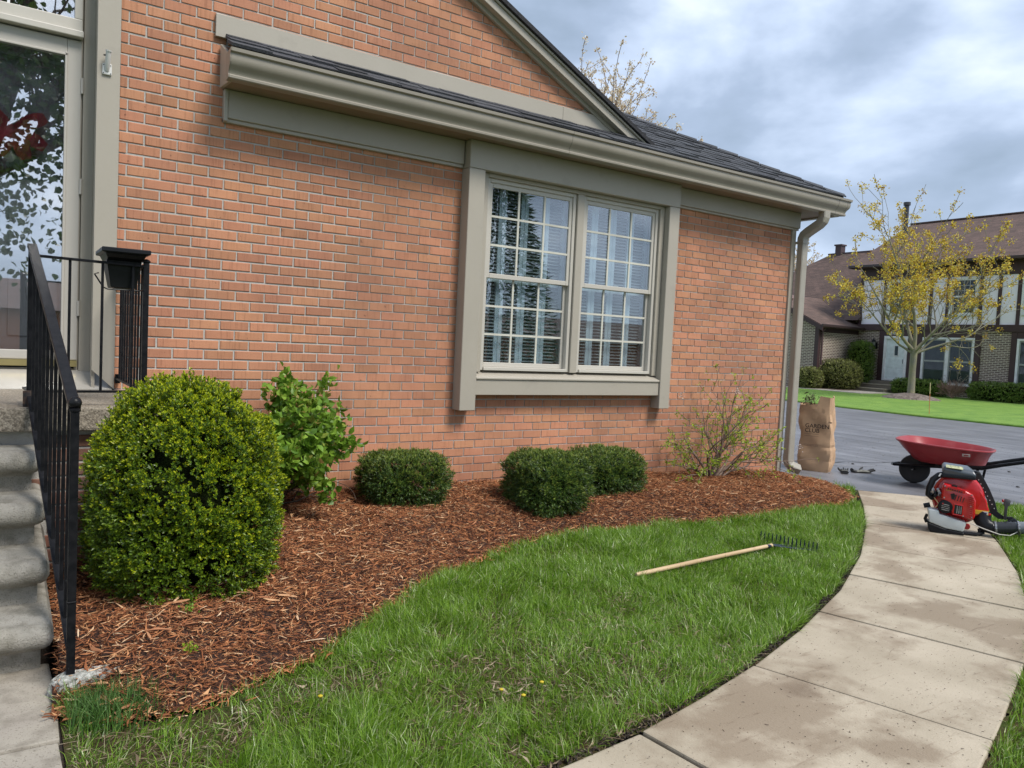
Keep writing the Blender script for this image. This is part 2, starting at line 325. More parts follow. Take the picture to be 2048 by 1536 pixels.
# asphalt driveway
ASPH = M('sealed_asphalt', (.19, .192, .205), rough=.42, spec=.5, nscale=1.3, namt=.5, col2=(.135, .137, .15), bump=.25, bscale=260, bdist=.004, spots=(90, .66, (.17, .17, .18), .5), dirt=(.8, .42, .62, (.12, .12, .13), .65))
def asph_extra():
    nt = ASPH.node_tree; N = nt.nodes; L = nt.links; b = N['Principled BSDF']; lk = b.inputs['Base Color'].links[0].from_socket
    g = N.new('ShaderNodeNewGeometry'); mp = N.new('ShaderNodeMapping'); mp.inputs['Rotation'].default_value = (0, 0, .5); mp.inputs['Scale'].default_value = (1, .12, 1); L.new(g.outputs['Position'], mp.inputs[0])
    n = N.new('ShaderNodeTexNoise'); n.inputs['Scale'].default_value = 5; n.inputs['Detail'].default_value = 6; n.inputs['Roughness'].default_value = .65; L.new(mp.outputs[0], n.inputs['Vector'])
    r = N.new('ShaderNodeValToRGB'); r.color_ramp.elements[0].position = .36; r.color_ramp.elements[1].position = .62; r.color_ramp.elements[0].color = (.68, .68, .68, 1); r.color_ramp.elements[1].color = (1.22, 1.22, 1.24, 1)
    L.new(n.outputs['Fac'], r.inputs[0]); x = N.new('ShaderNodeMixRGB'); x.blend_type = 'MULTIPLY'; x.inputs[0].default_value = 1; L.new(lk, x.inputs[1]); L.new(r.outputs[0], x.inputs[2]); L.new(x.outputs[0], b.inputs['Base Color'])
asph_extra()
m = MB(); m.prism([(7.02, .9, -.049), (7.02, -.2, -.049), (7.02, -.86, -.049), (7.35, -1.27, -.049), (7.66, -1.62, -.049), (9.2, -3.6, -.049), (13, -8.5, -.049), (19.9, -8.5, -.049), (19.45, 2.6, -.049), (19.4, 5, -.049), (19.8, 8, -.049), (21.5, 14, -.049), (26, 22, -.049), (7.02, 22, -.049)], (0, 0, .049))
drive = tag(m.build('driveway', ASPH), kind='structure')
# cracks and chalky scrape marks on the driveway
CRK = M('crack_filler', (.018, .018, .02), rough=.8); SCR = M('chalky_scrape', (.42, .42, .44), rough=.9, nscale=60, namt=.8, col2=(.2, .2, .21))
def crack(pts, w, mat, name):
    P = np.array(pts, float); d = unit(np.gradient(P, axis=0)); nrm = np.stack([-d[:, 1], d[:, 0]], 1); ws = w*(.4+rng.random(len(P)))[:, None]; ws[0] = ws[-1] = .0008
    m = MB(); a = [m.bm.verts.new((*p, .004)) for p in P+nrm*ws]; b = [m.bm.verts.new((*p, .004)) for p in P-nrm*ws]
    for i in range(len(P)-1): m.bm.faces.new((a[i], b[i], b[i+1], a[i+1]))
    return m.build(name, mat, drive)
crack([(8.05+.16*i, .72-.05*i+.05*math.sin(i*1.3), ) for i in range(16)], .010, CRK, 'crack')
crack([(8.35+.1*i, .42-.055*i) for i in range(8)], .016, SCR, 'scrape_mark')
crack([(9.6+.1*i, -1.9-.1*i) for i in range(7)], .010, SCR, 'scrape_mark')
crack([(10.0+.12*i, -1.35-.10*i) for i in range(5)], .008, SCR, 'scrape_mark')
# far lawn, path in front of the far house
FL = M('far_lawn_grass', (.19, .31, .045), rough=.95, nscale=1.1, namt=.5, col2=(.12, .24, .03), bump=.8, bscale=45, bdist=.04, stretch=(1, 1, 1), dirt=(2.1, .48, .66, (.085, .19, .022), .8))
far_poly = [(19.45, -8.5), (19.45, 2.6), (19.4, 5), (19.8, 8), (21.5, 14), (26, 22), (34, 30), (34, -8.5)]
m = MB(); m.prism([(x, y, -.049) for x, y in far_poly], (0, 0, .10)); farlawn = tag(m.build('far_lawn', FL, bevel=.02), kind='structure')
m = MB(); m.box(28.6, 29.5, 12.4, 22, .052, .075); m.box(29.5, 31.1, 12.45, 13.9, .052, .075)
tag(m.build('far_path', M('pale_far_path', (.42, .38, .33), rough=.9)), kind='structure')
m = MB(); m.box(29.55, 32.95, 14.0, 22, .052, .09); tag(m.build('far_mulch_bed', M('old_mulch', (.10, .065, .05), rough=.95, nscale=4, namt=.8, col2=(.18, .13, .10), bump=.8, bscale=12, bdist=.05)), kind='structure')

# near lawn base
LB = M('lawn_thatch', (.060, .078, .022), rough=1, spec=.05, nscale=22, namt=.9, col2=(.070, .048, .028), bump=.9, bscale=70, bdist=.02)
def sheet(name, poly, zf, mat, step, kind='structure'):
    xs = [p[0] for p in poly]; ys = [p[1] for p in poly]; X = np.arange(min(xs)-step, max(xs)+step, step); Y = np.arange(min(ys)-step, max(ys)+step, step)
    gx, gy = np.meshgrid(X, Y, indexing='ij'); Z = zf(gx.ravel(), gy.ravel()); V = np.stack([gx.ravel(), gy.ravel(), Z], 1)
    nx, ny = len(X), len(Y); i, j = np.meshgrid(np.arange(nx-1), np.arange(ny-1), indexing='ij'); i = i.ravel(); j = j.ravel()
    ok = in_poly(X[i]+step/2, Y[j]+step/2, poly); i = i[ok]; j = j[ok]
    q = np.stack([i*ny+j, (i+1)*ny+j, (i+1)*ny+j+1, i*ny+j+1], 1); used, inv = np.unique(q, return_inverse=True)
    return tag(np_mesh(name, V[used], inv.reshape(-1, 4), mat, smooth=True), kind=kind)
sheet('lawn', LAWN_POLY, lambda x, y: -.012+.012*(vnoise(x, y, 3, 5)-.5), LB, .05)
RL_POLY = [(1.2, -4.75), (1.72, -4.57), (2.22, -4.45), (2.62, -4.34), (3.41, -4.10), (4.22, -3.80), (5.16, -3.34), (5.98, -2.86), (6.82, -2.29), (7.60, -1.66), (9.1, -3.6), (10.5, -5.4), (4.5, -7.5), (1.2, -7.5)]
sheet('right_lawn', [(x_-(.03 if i_ < 10 else 0), y_+(.055 if i_ < 10 else 0)) for i_, (x_, y_) in enumerate(RL_POLY)], lambda x, y: -.012+.012*(vnoise(x, y, 3, 6)-.5), LB, .06)
MULM = M('mulch_bed_base', (.085, .032, .017), rough=.97, nscale=60, namt=.9, col2=(.022, .010, .007), bump=1, bscale=150, bdist=.02)
sheet('mulch_bed', MULCH_POLY, lambda x, y: mulch_z(x, y)-.012, MULM, .03)

# ------------------------------------------------------------------ sidewalk: poured slabs between joints
WALKM = M('weathered_walk_concrete', (.445, .385, .295), rough=.82, nscale=2.6, namt=.6, col2=(.335, .285, .21), detail=8, bump=.35, bscale=130, bdist=.006, spots=(95, .655, (.13, .10, .07), .8), dirt=(1.7, .47, .58, (.20, .15, .10), .75), objr=.05)
def walk_extra():
    nt = WALKM.node_tree; N = nt.nodes; L = nt.links; b = N['Principled BSDF']; lk = b.inputs['Base Color'].links[0].from_socket
    g = N.new('ShaderNodeNewGeometry')
    mp = N.new('ShaderNodeMapping'); mp.inputs['Rotation'].default_value = (0, 0, -.55); mp.inputs['Scale'].default_value = (.22, 1.6, 1); L.new(g.outputs['Position'], mp.inputs[0])
    n = N.new('ShaderNodeTexNoise'); n.inputs['Scale'].default_value = 11; n.inputs['Detail'].default_value = 5; n.inputs['Roughness'].default_value = .7; L.new(mp.outputs[0], n.inputs['Vector'])
    r = N.new('ShaderNodeValToRGB'); r.color_ramp.elements[0].position = .60; r.color_ramp.elements[1].position = .70; r.color_ramp.elements[0].color = (1, 1, 1, 1); r.color_ramp.elements[1].color = (.62, .56, .52, 1)
    L.new(n.outputs['Fac'], r.inputs[0]); x = N.new('ShaderNodeMixRGB'); x.blend_type = 'MULTIPLY'; x.inputs[0].default_value = .8; L.new(lk, x.inputs[1]); L.new(r.outputs[0], x.inputs[2])
    n2 = N.new('ShaderNodeTexNoise'); n2.inputs['Scale'].default_value = 2.1; n2.inputs['Detail'].default_value = 3; n2.noise_dimensions = '4D'; n2.inputs['W'].default_value = 3.3; L.new(g.outputs['Position'], n2.inputs['Vector'])
    r2 = N.new('ShaderNodeValToRGB'); r2.color_ramp.elements[0].position = .60; r2.color_ramp.elements[1].position = .74; r2.color_ramp.elements[0].color = (1, 1, 1, 1); r2.color_ramp.elements[1].color = (.56, .50, .46, 1)
    L.new(n2.outputs['Fac'], r2.inputs[0]); y = N.new('ShaderNodeMixRGB'); y.blend_type = 'MULTIPLY'; y.inputs[0].default_value = .9; L.new(x.outputs[0], y.inputs[1]); L.new(r2.outputs[0], y.inputs[2])
    L.new(y.outputs[0], b.inputs['Base Color'])
walk_extra()
def along(P, n):
    P = np.array(P, float); s = np.concatenate([[0], np.cumsum(np.hypot(*np.diff(P, axis=0).T))]); return P, s
PL, sL = along(WALK_L, 0); PR, sR = along(WALK_R, 0)
def at(P, s, v): return np.array([np.interp(v, s, P[:, 0]), np.interp(v, s, P[:, 1])])
def s_near(P, s, q):
    v = np.linspace(0, s[-1], 2000); X = np.stack([np.interp(v, s, P[:, 0]), np.interp(v, s, P[:, 1])], 1); return v[np.argmin(np.hypot(*(X-np.array(q)).T))]
jl = [(-.60, -3.74), (.42, -3.72), (1.32, -3.645), (2.2, -3.45), (3.15, -3.14), (3.99, -2.80), (4.82, -2.37), (5.60, -1.91), (6.34, -1.42), (7.06, -.92)]
jr = [(-.60, -4.66), (.62, -4.65), (1.41, -4.58), (2.47, -4.34), (3.42, -4.05), (4.32, -3.70), (5.16, -3.29), (6.02, -2.78), (6.84, -2.22), (7.62, -1.58)]
walk = empty('sidewalk', (3.2, -3.7, 0), kind='structure')
bedm = MB(); bedm.loft([[(*p, -.05), (*q, -.05), (*q, -.016), (*p, -.016)] for p, q in zip([at(PL, sL, v*sL[-1]) for v in np.linspace(0, 1, 24)], [at(PR, sR, v*sR[-1]) for v in np.linspace(0, 1, 24)])])
bedm.build('joint_bed', SOIL, walk)
for i in range(len(jl)-1):
    a0, a1 = s_near(PL, sL, jl[i]), s_near(PL, sL, jl[i+1]); b0, b1 = s_near(PR, sR, jr[i]), s_near(PR, sR, jr[i+1]); g = .0075
    k = 9; left = [at(PL, sL, v) for v in np.linspace(a0+g, a1-g, k)]; right = [at(PR, sR, v) for v in np.linspace(b0+g, b1-g, k)]
    dz = rng.uniform(-.003, .003)
    m = MB(); m.prism([(*p, -.045) for p in left]+[(*p, -.045) for p in right[::-1]], (0, 0, .045+dz))
    sl = m.build('slab', WALKM, walk, bevel=.009, seg=2)
path = empty('entry_path', (-1.2, -3, 0), kind='structure')
PATHM = M('entry_path_concrete', (.37, .335, .275), rough=.85, nscale=6, namt=.5, col2=(.32, .285, .24), detail=6, bump=.4, bscale=140, bdist=.006, spots=(130, .60, (.15, .13, .10), .75), dirt=(9, .48, .66, (.2, .175, .14), .7))
for y0, y1, z in ((-2.735, -2.04, 0), (-3.73, -2.747, -.002)):
    m = MB(); m.prism([(-1.7, y0, -.05), (-.475, y0, -.05), (-.472, y0*.7+y1*.3, -.05), (-.488, (y0+y1)/2, -.05), (-.474, y0*.25+y1*.75, -.05), (-.480, y1, -.05), (-1.7, y1, -.05)], (0, 0, .05+z)); m.build('slab', PATHM, path, bevel=.01, seg=2)

# ------------------------------------------------------------------ the near brick house
house = empty('brick_house', (3.4, 0, 0), 'orange brick house with taupe trim and charcoal shingle roof beside the mulch bed', 'house')
LX, LZ, Z0 = .2032, .07012, 2.838
def hid(x, z):
    """brick centre wholly behind other parts of the house"""
    if 2.64 < x < 4.82 and 1.02 < z < 2.95: return True
    if .70 < x < 6.95 and 2.91 < z < 3.36: return True
    return False
def rake_z(x): return 3.395+.489*(4.193-x) if x > .9 else 3.395+.489*(4.193-.9)-.489*(.9-x)
bl = []
for r in range(-34, 41):
    z = Z0-r*LZ
    if z < .02: continue
    for c in range(-1, 36):
        xa = (c+(0 if r % 2 == 0 else .5))*LX+.005; xb = xa+LX-.010; xa = max(xa, -.046); xb = min(xb, 6.862)
        if xb-xa < .02: continue
        x = (xa+xb)/2
        if hid(x, z): continue
        if z > 3.3 and z-.03 > rake_z(x)+.02: continue
        if x > 4.7 and z > 3.3: continue
        bl.append((x, z, xb-xa))
bl = np.array(bl); dep = (bl[:, 0]-cam.location.x)*cF.x+5.62*cF.y+(bl[:, 1]-1.4)*cF.z
u = ((bl[:, 0]+.6378)*cR.x+5.62*cR.y+(bl[:, 1]-1.4)*cR.z)/dep; v = ((bl[:, 0]+.6378)*cU.x+5.62*cU.y+(bl[:, 1]-1.4)*cU.z)/dep
hide_bush = (bl[:, 0] < 1.35) & (bl[:, 1] < .95)
score = bl[:, 2]/dep**2; score[(abs(u) > .665) | (abs(v) > .495) | hide_bush] = -1
order = np.argsort(-score); near_i = order[:298]; rest_i = order[298:]
def brick_mesh(w=.1932, h=.0596, d=.06, bev=.0035):
    m = MB(); m.box(-w/2, w/2, 0, d, -h/2, h/2); bm = m.bm
    es = [e for e in bm.edges if all(vv.co.y < .001 for vv in e.verts)]
    bmesh.ops.bevel(bm, geom=es, offset=bev, segments=1, affect='EDGES'); bmesh.ops.recalc_face_normals(bm, faces=bm.faces[:])
    me = bpy.data.meshes.new('brick'); bm.to_mesh(me); bm.free(); me.materials.append(BRICK); return me
BM = brick_mesh()
for i in near_i:
    x, z, w = bl[i]; o = bpy.data.objects.new('brick', BM); C.objects.link(o); o.parent = house
    o.location = (x-3.4+rng.uniform(-.001, .001), rng.uniform(-.0015, .0015), z+rng.uniform(-.0015, .0015)); o.scale = (w/.1932, 1, 1); o.rotation_euler = (0, rng.uniform(-.006, .006), rng.uniform(-.006, .006))
Cn = np.stack([bl[rest_i, 0], .029+rng.uniform(-.0015, .0015, len(rest_i)), bl[rest_i, 1]+rng.uniform(-.0012, .0012, len(rest_i))], 1); Hh = np.stack([bl[rest_i, 2]/2, np.full(len(rest_i), .029), np.full(len(rest_i), .0298)], 1)
V, Q = boxes_np(Cn, Hh); np_mesh('brickwork', V, Q, BRICK, house, kind='stuff')
# mortar backing with the window hole, gable above
m = MB(); w0 = .0060
m.box(-.05, 2.62, w0, .2, -.04, 3.38); m.box(2.62, 4.84, w0, .2, -.04, 1.04); m.box(2.62, 4.84, w0, .2, 2.93, 3.38); m.box(4.84, 6.87, w0, .2, -.04, 3.1)
m.build('mortar_wall', MORTAR, house)
m = MB(); m.prism([(-.05, w0, 3.38), (4.22, w0, 3.38), (.9, w0, rake_z(.9)), (-.05, w0, rake_z(-.05))], (0, .19, 0)); m.build('gable_wall', MORTAR, house)
# side walls so the building has depth
m = MB(); m.box(6.62, 6.86, .2, 9, -.04, 3.0); m.build('side_wall', M('side_brick', (.40, .165, .085), rough=.9, nscale=14, namt=.6), house)
m = MB(); m.box(-3.4, -3.2, 0, 9, -.04, 4.4); m.box(-3.2, -1.42, 0, .2, -.04, 4.4); m.build('left_wall', M('side_brick', (.4, .165, .085)), house)
# corner boards
m = MB(); m.box(6.866, 6.93, -.022, .1, .06, 2.87); m.box(6.935, 6.965, .0, .3, .06, 2.95); m.build('corner_board', TAUPE, house, bevel=.004)
# friezes
m = MB(); m.box(.60, 2.50, -.045, .004, 2.865, 3.06); m.box(.588, .615, -.055, .006, 2.84, 3.06); m.box(.588, 2.50, -.030, .006, 2.838, 2.866); m.build('frieze_board', TAUPE, house, bevel=.004)
m = MB(); m.box(4.945, 6.965, -.05, .006, 2.885, 3.06); m.box(4.945, 6.965, -.030, .006, 2.862, 2.886); m.build('frieze_board', TAUPE, house, bevel=.004)
m = MB(); m.box(2.507, 4.938, -.13, .0, 2.834, 3.06); m.build('window_head_board', TAUPE, house, bevel=.004)
# casing posts, the wide board under the window
for x0, x1 in ((2.507, 2.66), (4.80, 4.938)):
    m = MB(); m.box(x0, x1, -.128, .0, .825, 2.832); m.build('casing_post', TAUPE, house, bevel=.004)
m = MB(); m.box(2.662, 4.798, -.11, .0, .955, 1.105); m.build('apron_board', TAUPE, house, bevel=.004)
m = MB(); m.prism([(2.662, -.122, 1.107), (2.662, .03, 1.165), (2.662, .03, 1.09), (2.662, -.122, 1.09)], (2.136, 0, 0)); m.build('sloping_sill', TAUPE, house, bevel=.003)
# inner jambs and head of the recess
m = MB(); m.box(2.662, 2.735, -.06, .1, 1.15, 2.83); m.box(4.74, 4.798, -.06, .1, 1.15, 2.83); m.box(2.735, 4.74, -.06, .1, 2.80, 2.832); m.build('recess_lining', TAUPE, house, bevel=.003)
# windows
def dh_window(x0, x1, zb, zt, zm, name='double_hung_window'):
    w = empty(name, (x0, -.02, zb)); adopt(w, house); w.location = Vector((x0, -.02, zb))-house.location
    m = MB(); f = .034
    m.box(x0, x0+f, -.035, .06, zb, zt); m.box(x1-f, x1, -.035, .06, zb, zt); m.box(x0+f, x1-f, -.035, .06, zt-f, zt); m.box(x0+f, x1-f, -.05, .06, zb, zb+.028)
    m.build('window_frame', TAUPE_L, w, bevel=.003)
    def sash(y, z0, z1, nm):
        m = MB(); s = .032; a, b = x0+f, x1-f
        m.box(a, a+s, y, y+.03, z0, z1); m.box(b-s, b, y, y+.03, z0, z1); m.box(a+s, b-s, y, y+.03, z1-s-.006, z1); m.box(a+s, b-s, y, y+.03, z0, z0+s+.008)
        m.build(nm, TAUPE_L, w, bevel=.003)
        ga, gb, gz0, gz1 = a+s, b-s, z0+s+.008, z1-s-.006
        g = MB(); g.box(ga, gb, y+.010, y+.014, gz0, gz1); g.build('pane', GLASS, w)
        for i in (1, 2):
            m = MB(); x = ga+(gb-ga)*i/3; m.box(x-.009, x+.009, y+.002, y+.0095, gz0, gz1); m.build('muntin', MUNT, w)
            m = MB(); z = gz0+(gz1-gz0)*i/3; m.box(ga, gb, y+.0025, y+.0090, z-.009, z+.009); m.build('muntin', MUNT, w)
    sash(-.022, zm-.02, zt-f, 'upper_sash'); sash(.012, zb+.028, zm+.024, 'lower_sash')
    m = MB(); m.box((x0+x1)/2-.03, (x0+x1)/2+.03, .0, .016, zm+.024, zm+.034); m.build('sash_lock', TAUPE_L, w)
    # indoor plantation shutters
    n = 4; wd = (x1-x0-.03)/n
    for k in range(n):
        a = x0+.015+k*wd; b = a+wd-.004; m = MB(); y = .085
        for zz0, zz1 in ((zb-.02, zb+.055), (zm-.04, zm+.03), (zt-.05, zt)): m.box(a, b, y, y+.022, zz0, zz1)
        m.box(a, a+.038, y-.001, y+.023, zb-.02, zt); m.box(b-.038, b, y-.001, y+.023, zb-.02, zt)
        sh = m.build('shutter', SHUTTER, w)
        zs = np.arange(zb+.06, zt-.06, .030); zs = zs[(zs < zm-.045) | (zs > zm+.04)]; m = MB()
        for z in zs:
            t = .42+rng.uniform(-.04, .04)
            m.prism([(a+.039, y-.008, z-.010), (a+.039, y+.028, z+.012), (a+.039, y+.030, z+.009), (a+.039, y-.006, z-.014)], (b-a-.078, 0, 0))
        m.build('louvres', LOUVRE, w, kind='stuff')
    return w
MUNT = M('cream_grille', (.60, .59, .51), rough=.5)
dh_window(2.738, 3.70, 1.165, 2.80, 1.98)
dh_window(3.785, 4.738, 1.165, 2.80, 1.98)
m = MB(); m.box(3.703, 3.782, -.058, .1, 1.16, 2.80); m.build('window_mullion', TAUPE, house, bevel=.004)
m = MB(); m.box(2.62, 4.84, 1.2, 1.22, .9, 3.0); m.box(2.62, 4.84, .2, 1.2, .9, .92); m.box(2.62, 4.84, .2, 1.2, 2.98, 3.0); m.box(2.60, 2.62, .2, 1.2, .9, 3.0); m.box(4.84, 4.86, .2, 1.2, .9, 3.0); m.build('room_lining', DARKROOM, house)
# soffit, gutter, fascia
m = MB(); m.box(.585, 6.97, -.27, .0, 3.062, 3.08); m.box(6.97, 7.28, -.27, 8, 3.062, 3.08); m.build('soffit', M('brown_soffit', (.26, .205, .15), rough=.6), house)
m = MB(); m.prism([(.56, -.285, 3.04), (.56, -.285, 3.22), (.56, -.02, 3.36), (.56, -.02, 3.30), (.56, -.03, 3.06)], (.024, 0, 0)); m.build('eave_return', TAUPE, house, bevel=.003)
def gprof(k=0): return [(-.27, 3.215), (-.27, 3.045), (-.338, 3.045), (-.345, 3.052), (-.346, 3.066), (-.340, 3.074), (-.342, 3.088), (-.352, 3.106), (-.368, 3.122), (-.380, 3.140), (-.385, 3.165), (-.384, 3.196), (-.400, 3.206), (-.402, 3.228), (-.380, 3.228), (-.376, 3.198), (-.372, 3.165), (-.350, 3.125), (-.335, 3.10), (-.33, 3.060), (-.28, 3.060), (-.28, 3.215)]
m = MB(); m.loft([[(.55, y, z) for y, z in gprof()], [(7.33, y, z) for y, z in gprof()], [(7.33-y*0+.0, y, z) for y, z in gprof()]][:2]); m.build('gutter', GUTTER, house, smooth=True, angle=28)
m = MB(); m.prism([(.548, y, z) for y, z in gprof()[:14]], (-.004, 0, 0)); m.build('gutter_end_cap', GUTTER, house)
m = MB(); m.loft([[(7.333+(0 if f == 0 else 0), y, z) for y, z in gprof()] for f in (0,)]+[[(7.405 if False else 7.32+(-y-.27)*.62, y, z) for y, z in gprof()]]); m.build('gutter_corner', GUTTER, house, smooth=True, angle=28)
m = MB(); m.loft([[(7.01-y, -.3 if False else -.27, z) for y, z in gprof()], [(7.01-y, 8, z) for y, z in gprof()]]); m.build('side_gutter', GUTTER, house, smooth=True, angle=28)
m = MB(); m.box(.60, 7.28, -.268, -.25, 3.08, 3.24); m.box(7.26, 7.279, -.25, 8, 3.08, 3.24); m.build('fascia', TAUPE, house)
for xs_ in (3.35, 7.17):
    m = MB(); m.loft([[(xs_, y-.0012 if i < 13 else y, z) for i, (y, z) in enumerate(gprof())], [(xs_+.006, y-.0012 if i < 13 else y, z) for i, (y, z) in enumerate(gprof())]]); m.build('gutter_seam', M('gutter_sealant', (.20, .18, .15), rough=.6), house)
for x in np.arange(1.1, 7.1, .72):
    m = MB(); m.box(x-.012, x+.012, -.385, -.275, 3.212, 3.218); m.build('gutter_hanger', GUTTER, house)
# downspout
def rect_tube(name, pts, w, d, mat, parent, up=(1, 0, 0), bev=.008):
    """pts centreline in the YZ plane at given x; w along x, d across"""
    m = MB(); pts = [Vector(p) for p in pts]; loops = []
    for i, p in enumerate(pts):
        t = (pts[min(i+1, len(pts)-1)]-pts[max(i-1, 0)]).normalized(); a = Vector(up); a = (a-a.dot(t)*t).normalized(); b = t.cross(a)
        loops.append([p+a*w/2*sx+b*d/2*sy for sx, sy in ((-1, -.8), (-.8, -1), (.8, -1), (1, -.8), (1, .8), (.8, 1), (-.8, 1), (-1, .8))])
    return m.loft(loops).build(name, mat, parent)
SPOUT = M('downspout_paint', (.34, .315, .265), rough=.38, nscale=5, namt=.3, col2=(.29, .27, .225), dirt=(4, .55, .75, (.2, .17, .13), .4))
rect_tube('downspout', [(6.99, -.075, z) for z in (2.74, 1.9, 1.0, .26)], .105, .082, SPOUT, house)
rect_tube('downspout_elbow', [(7.02, -.31, 3.06), (7.02, -.31, 2.99), (7.015, -.30, 2.955), (7.01, -.265, 2.92), (7.0, -.135, 2.845), (6.992, -.09, 2.81), (6.99, -.075, 2.77), (6.99, -.075, 2.735)], .112, .088, SPOUT, house)
rect_tube('downspout_foot', [(6.99, -.075, .27), (6.99, -.075, .20), (7.0, -.085, .16), (7.03, -.105, .125), (7.10, -.15, .095)], .112, .086, SPOUT, house)
m = MB(); m.box(6.932, 7.048, -.120, -.02, 2.71, 2.735); m.build('downspout_strap', SPOUT, house)
for k in range(5):
    m = MB(); m.box(7.064, 7.070, -.185-.022*k, -.180-.022*k, 2.85+.012*k, 2.90+.012*k); m.build('elbow_rib', SPOUT, house)
# flashing board above the lean-to strip
m = MB(); m.prism([(.526, 0, 3.405), (3.50, 0, 3.405), (3.50, 0, 3.552), (.526, 0, 3.556)], (0, -.028, 0)); m.build('flashing_board', TAUPE, house, bevel=.002)
m = MB(); m.prism([(3.503, 0, 3.402), (4.16, 0, 3.395), (3.873, 0, 3.55), (3.503, 0, 3.552)], (0, -.026, 0)); m.build('flashing_board', TAUPE, house, bevel=.002)
CAULK = M('white_caulk', (.62, .61, .58), rough=.8)
m = MB(); m.tube([(.53+.12*i, -.004, 3.558-.0002*i+rng.uniform(-.002, .002)) for i in range(28)], [.004+.003*rng.random() for i in range(28)], 5); m.build('caulk_line', CAULK, house)
# rake boards and gable roof
dr = Vector((1, 0, -.489)).normalized(); nr = Vector((.489, 0, 1)).normalized()
def rake_piece(name, o0, o1, y0, y1, mat, xa=.9, xb=4.40, bev=.003):
    """strip along the rake between offsets o0 and o1 above the brick line"""
    a = Vector((xa, 0, rake_z(xa))); b = Vector((xb, 0, 3.395+.489*(4.193-xb))); m = MB()
    m.prism([a+nr*o0+Vector((0, y0, 0)), b+nr*o0+Vector((0, y0, 0)), b+dr*.0+nr*o1+Vector((0, y0, 0)), a+nr*o1+Vector((0, y0, 0))], (0, y1-y0, 0)); return m.build(name, mat, house, bevel=bev)
rake_piece('rake_trim', -.012, .03, -.035, .0, TAUPE, xb=4.22)
rake_piece('rake_board', .02, .082, -.10, -.036, TAUPE, xb=4.36)
rake_piece('rake_crown', .084, .102, -.118, -.03, TAUPE, xb=4.42)
rake_piece('rake_shingle_edge', .104, .146, -.14, .3, SHING_D, xb=4.50, bev=.004)
a = Vector((.9, 0, rake_z(.9))); b = Vector((4.47, 0, 3.395+.489*(4.193-4.47)))
m = MB(); m.prism([a+nr*.08+Vector((0, .3, 0)), b+nr*.08+Vector((0, .3, 0)), b+nr*.144+Vector((0, .3, 0)), a+nr*.144+Vector((0, .3, 0))], (0, 4.5, 0)); m.build('gable_roof', SHING_D, house)
# main roof: deck plus separate shingles
SL = .53; RX, RY, RZ = 7.33, -.335, 3.255
roof = empty('roof', (RX, RY, RZ)); roof.parent = house; roof.location = Vector((RX, RY, RZ))-house.location
m = MB(); dpt = 3.9
m.loft([[(.60, RY, RZ-.02), (RX, RY, RZ-.02), (RX, RY, RZ), (.60, RY, RZ)], [(.60, RY+.30, RZ-.02+.30*SL), (RX-.30, RY+.30, RZ-.02+.30*SL), (RX-.30, RY+.30, RZ+.30*SL), (.60, RY+.30, RZ+.30*SL)]]); m.build('roof_deck', SHING_D, roof)
m = MB(); m.loft([[(4.25, RY+.30, RZ-.02+.3*SL), (RX-.3, RY+.30, RZ-.02+.3*SL), (RX-.3, RY+.30, RZ+.3*SL), (4.25, RY+.30, RZ+.3*SL)], [(4.25-.6, RY+dpt, RZ-.02+dpt*SL), (4.3, RY+dpt, RZ-.02+dpt*SL), (4.3, RY+dpt, RZ+dpt*SL), (4.25-.6, RY+dpt, RZ+dpt*SL)]])
m.prism([(RX, RY, RZ-.002), (RX, RY+8, RZ-.002), (RX-dpt, RY+8, RZ+dpt*SL-.002), (RX-dpt, RY+dpt, RZ+dpt*SL-.002)], (0, 0, -.02)); m.build('roof_deck', SHING_D, roof)
ang = math.atan(SL); expo = .135*math.cos(ang)
def shingle_mesh(w, th):
    m = MB(); ln = .17; m.prism([(-w/2, 0, 0), (w/2, 0, 0), (w/2, 0, th), (-w/2, 0, th)], (0, ln, -th*.6)); bm = m.bm; bmesh.ops.recalc_face_normals(bm, faces=bm.faces[:]); me = bpy.data.meshes.new('shingle'); bm.to_mesh(me); bm.free(); me.materials.append(SHING); return me
SM = [shingle_mesh(w, th) for w, th in ((.30, .012), (.22, .017), (.16, .010), (.26, .020))]; SW = [.30, .22, .16, .26]
cnt = 0; stuffV = []
rows = int(dpt/expo)
for r in range(rows):
    y = RY-.015+r*expo; z = RZ+(y-RY)*SL+.004
    if y < RY+.30: x0 = .60
    else: x0 = 4.47-.0+max(0, 0)
    if r >= 3: x0 = 4.30-(y-RY)*.12
    x1 = RX-(y-RY)+.01; x = x0-rng.random()*.1
    while x < x1:
        k = int(rng.integers(0, 4)); w = SW[k]
        if x+w > x1+.12: break
        if r >= 1 and x+w < 4.30 and y > -.03: x += w+.002; continue
        if cnt < 296:
            o = bpy.data.objects.new('shingle', SM[k]); C.objects.link(o); o.parent = roof; o.location = Vector((x+w/2, y, z+rng.uniform(0, .003)))-Vector((RX, RY, RZ)); o.rotation_euler = (ang, 0, 0); cnt += 1
        x += w+.002
for i in range(22):
    t = i*.17; m = MB(); p = Vector((RX-t, RY+t, RZ+t*SL+.016)); d = Vector((-1, 1, SL)).normalized(); sd = Vector((1, 1, 0)).normalized()
    m.prism([p+sd*.11-Vector((0, 0, .035)), p+Vector((0, 0, .014)), p-sd*.11-Vector((0, 0, .035)), p-sd*.11-Vector((0, 0, .022)), p+Vector((0, 0, .028)), p+sd*.11-Vector((0, 0, .022))], d*.24-Vector((0, 0, .010))); m.build('hip_cap', SHING, roof)

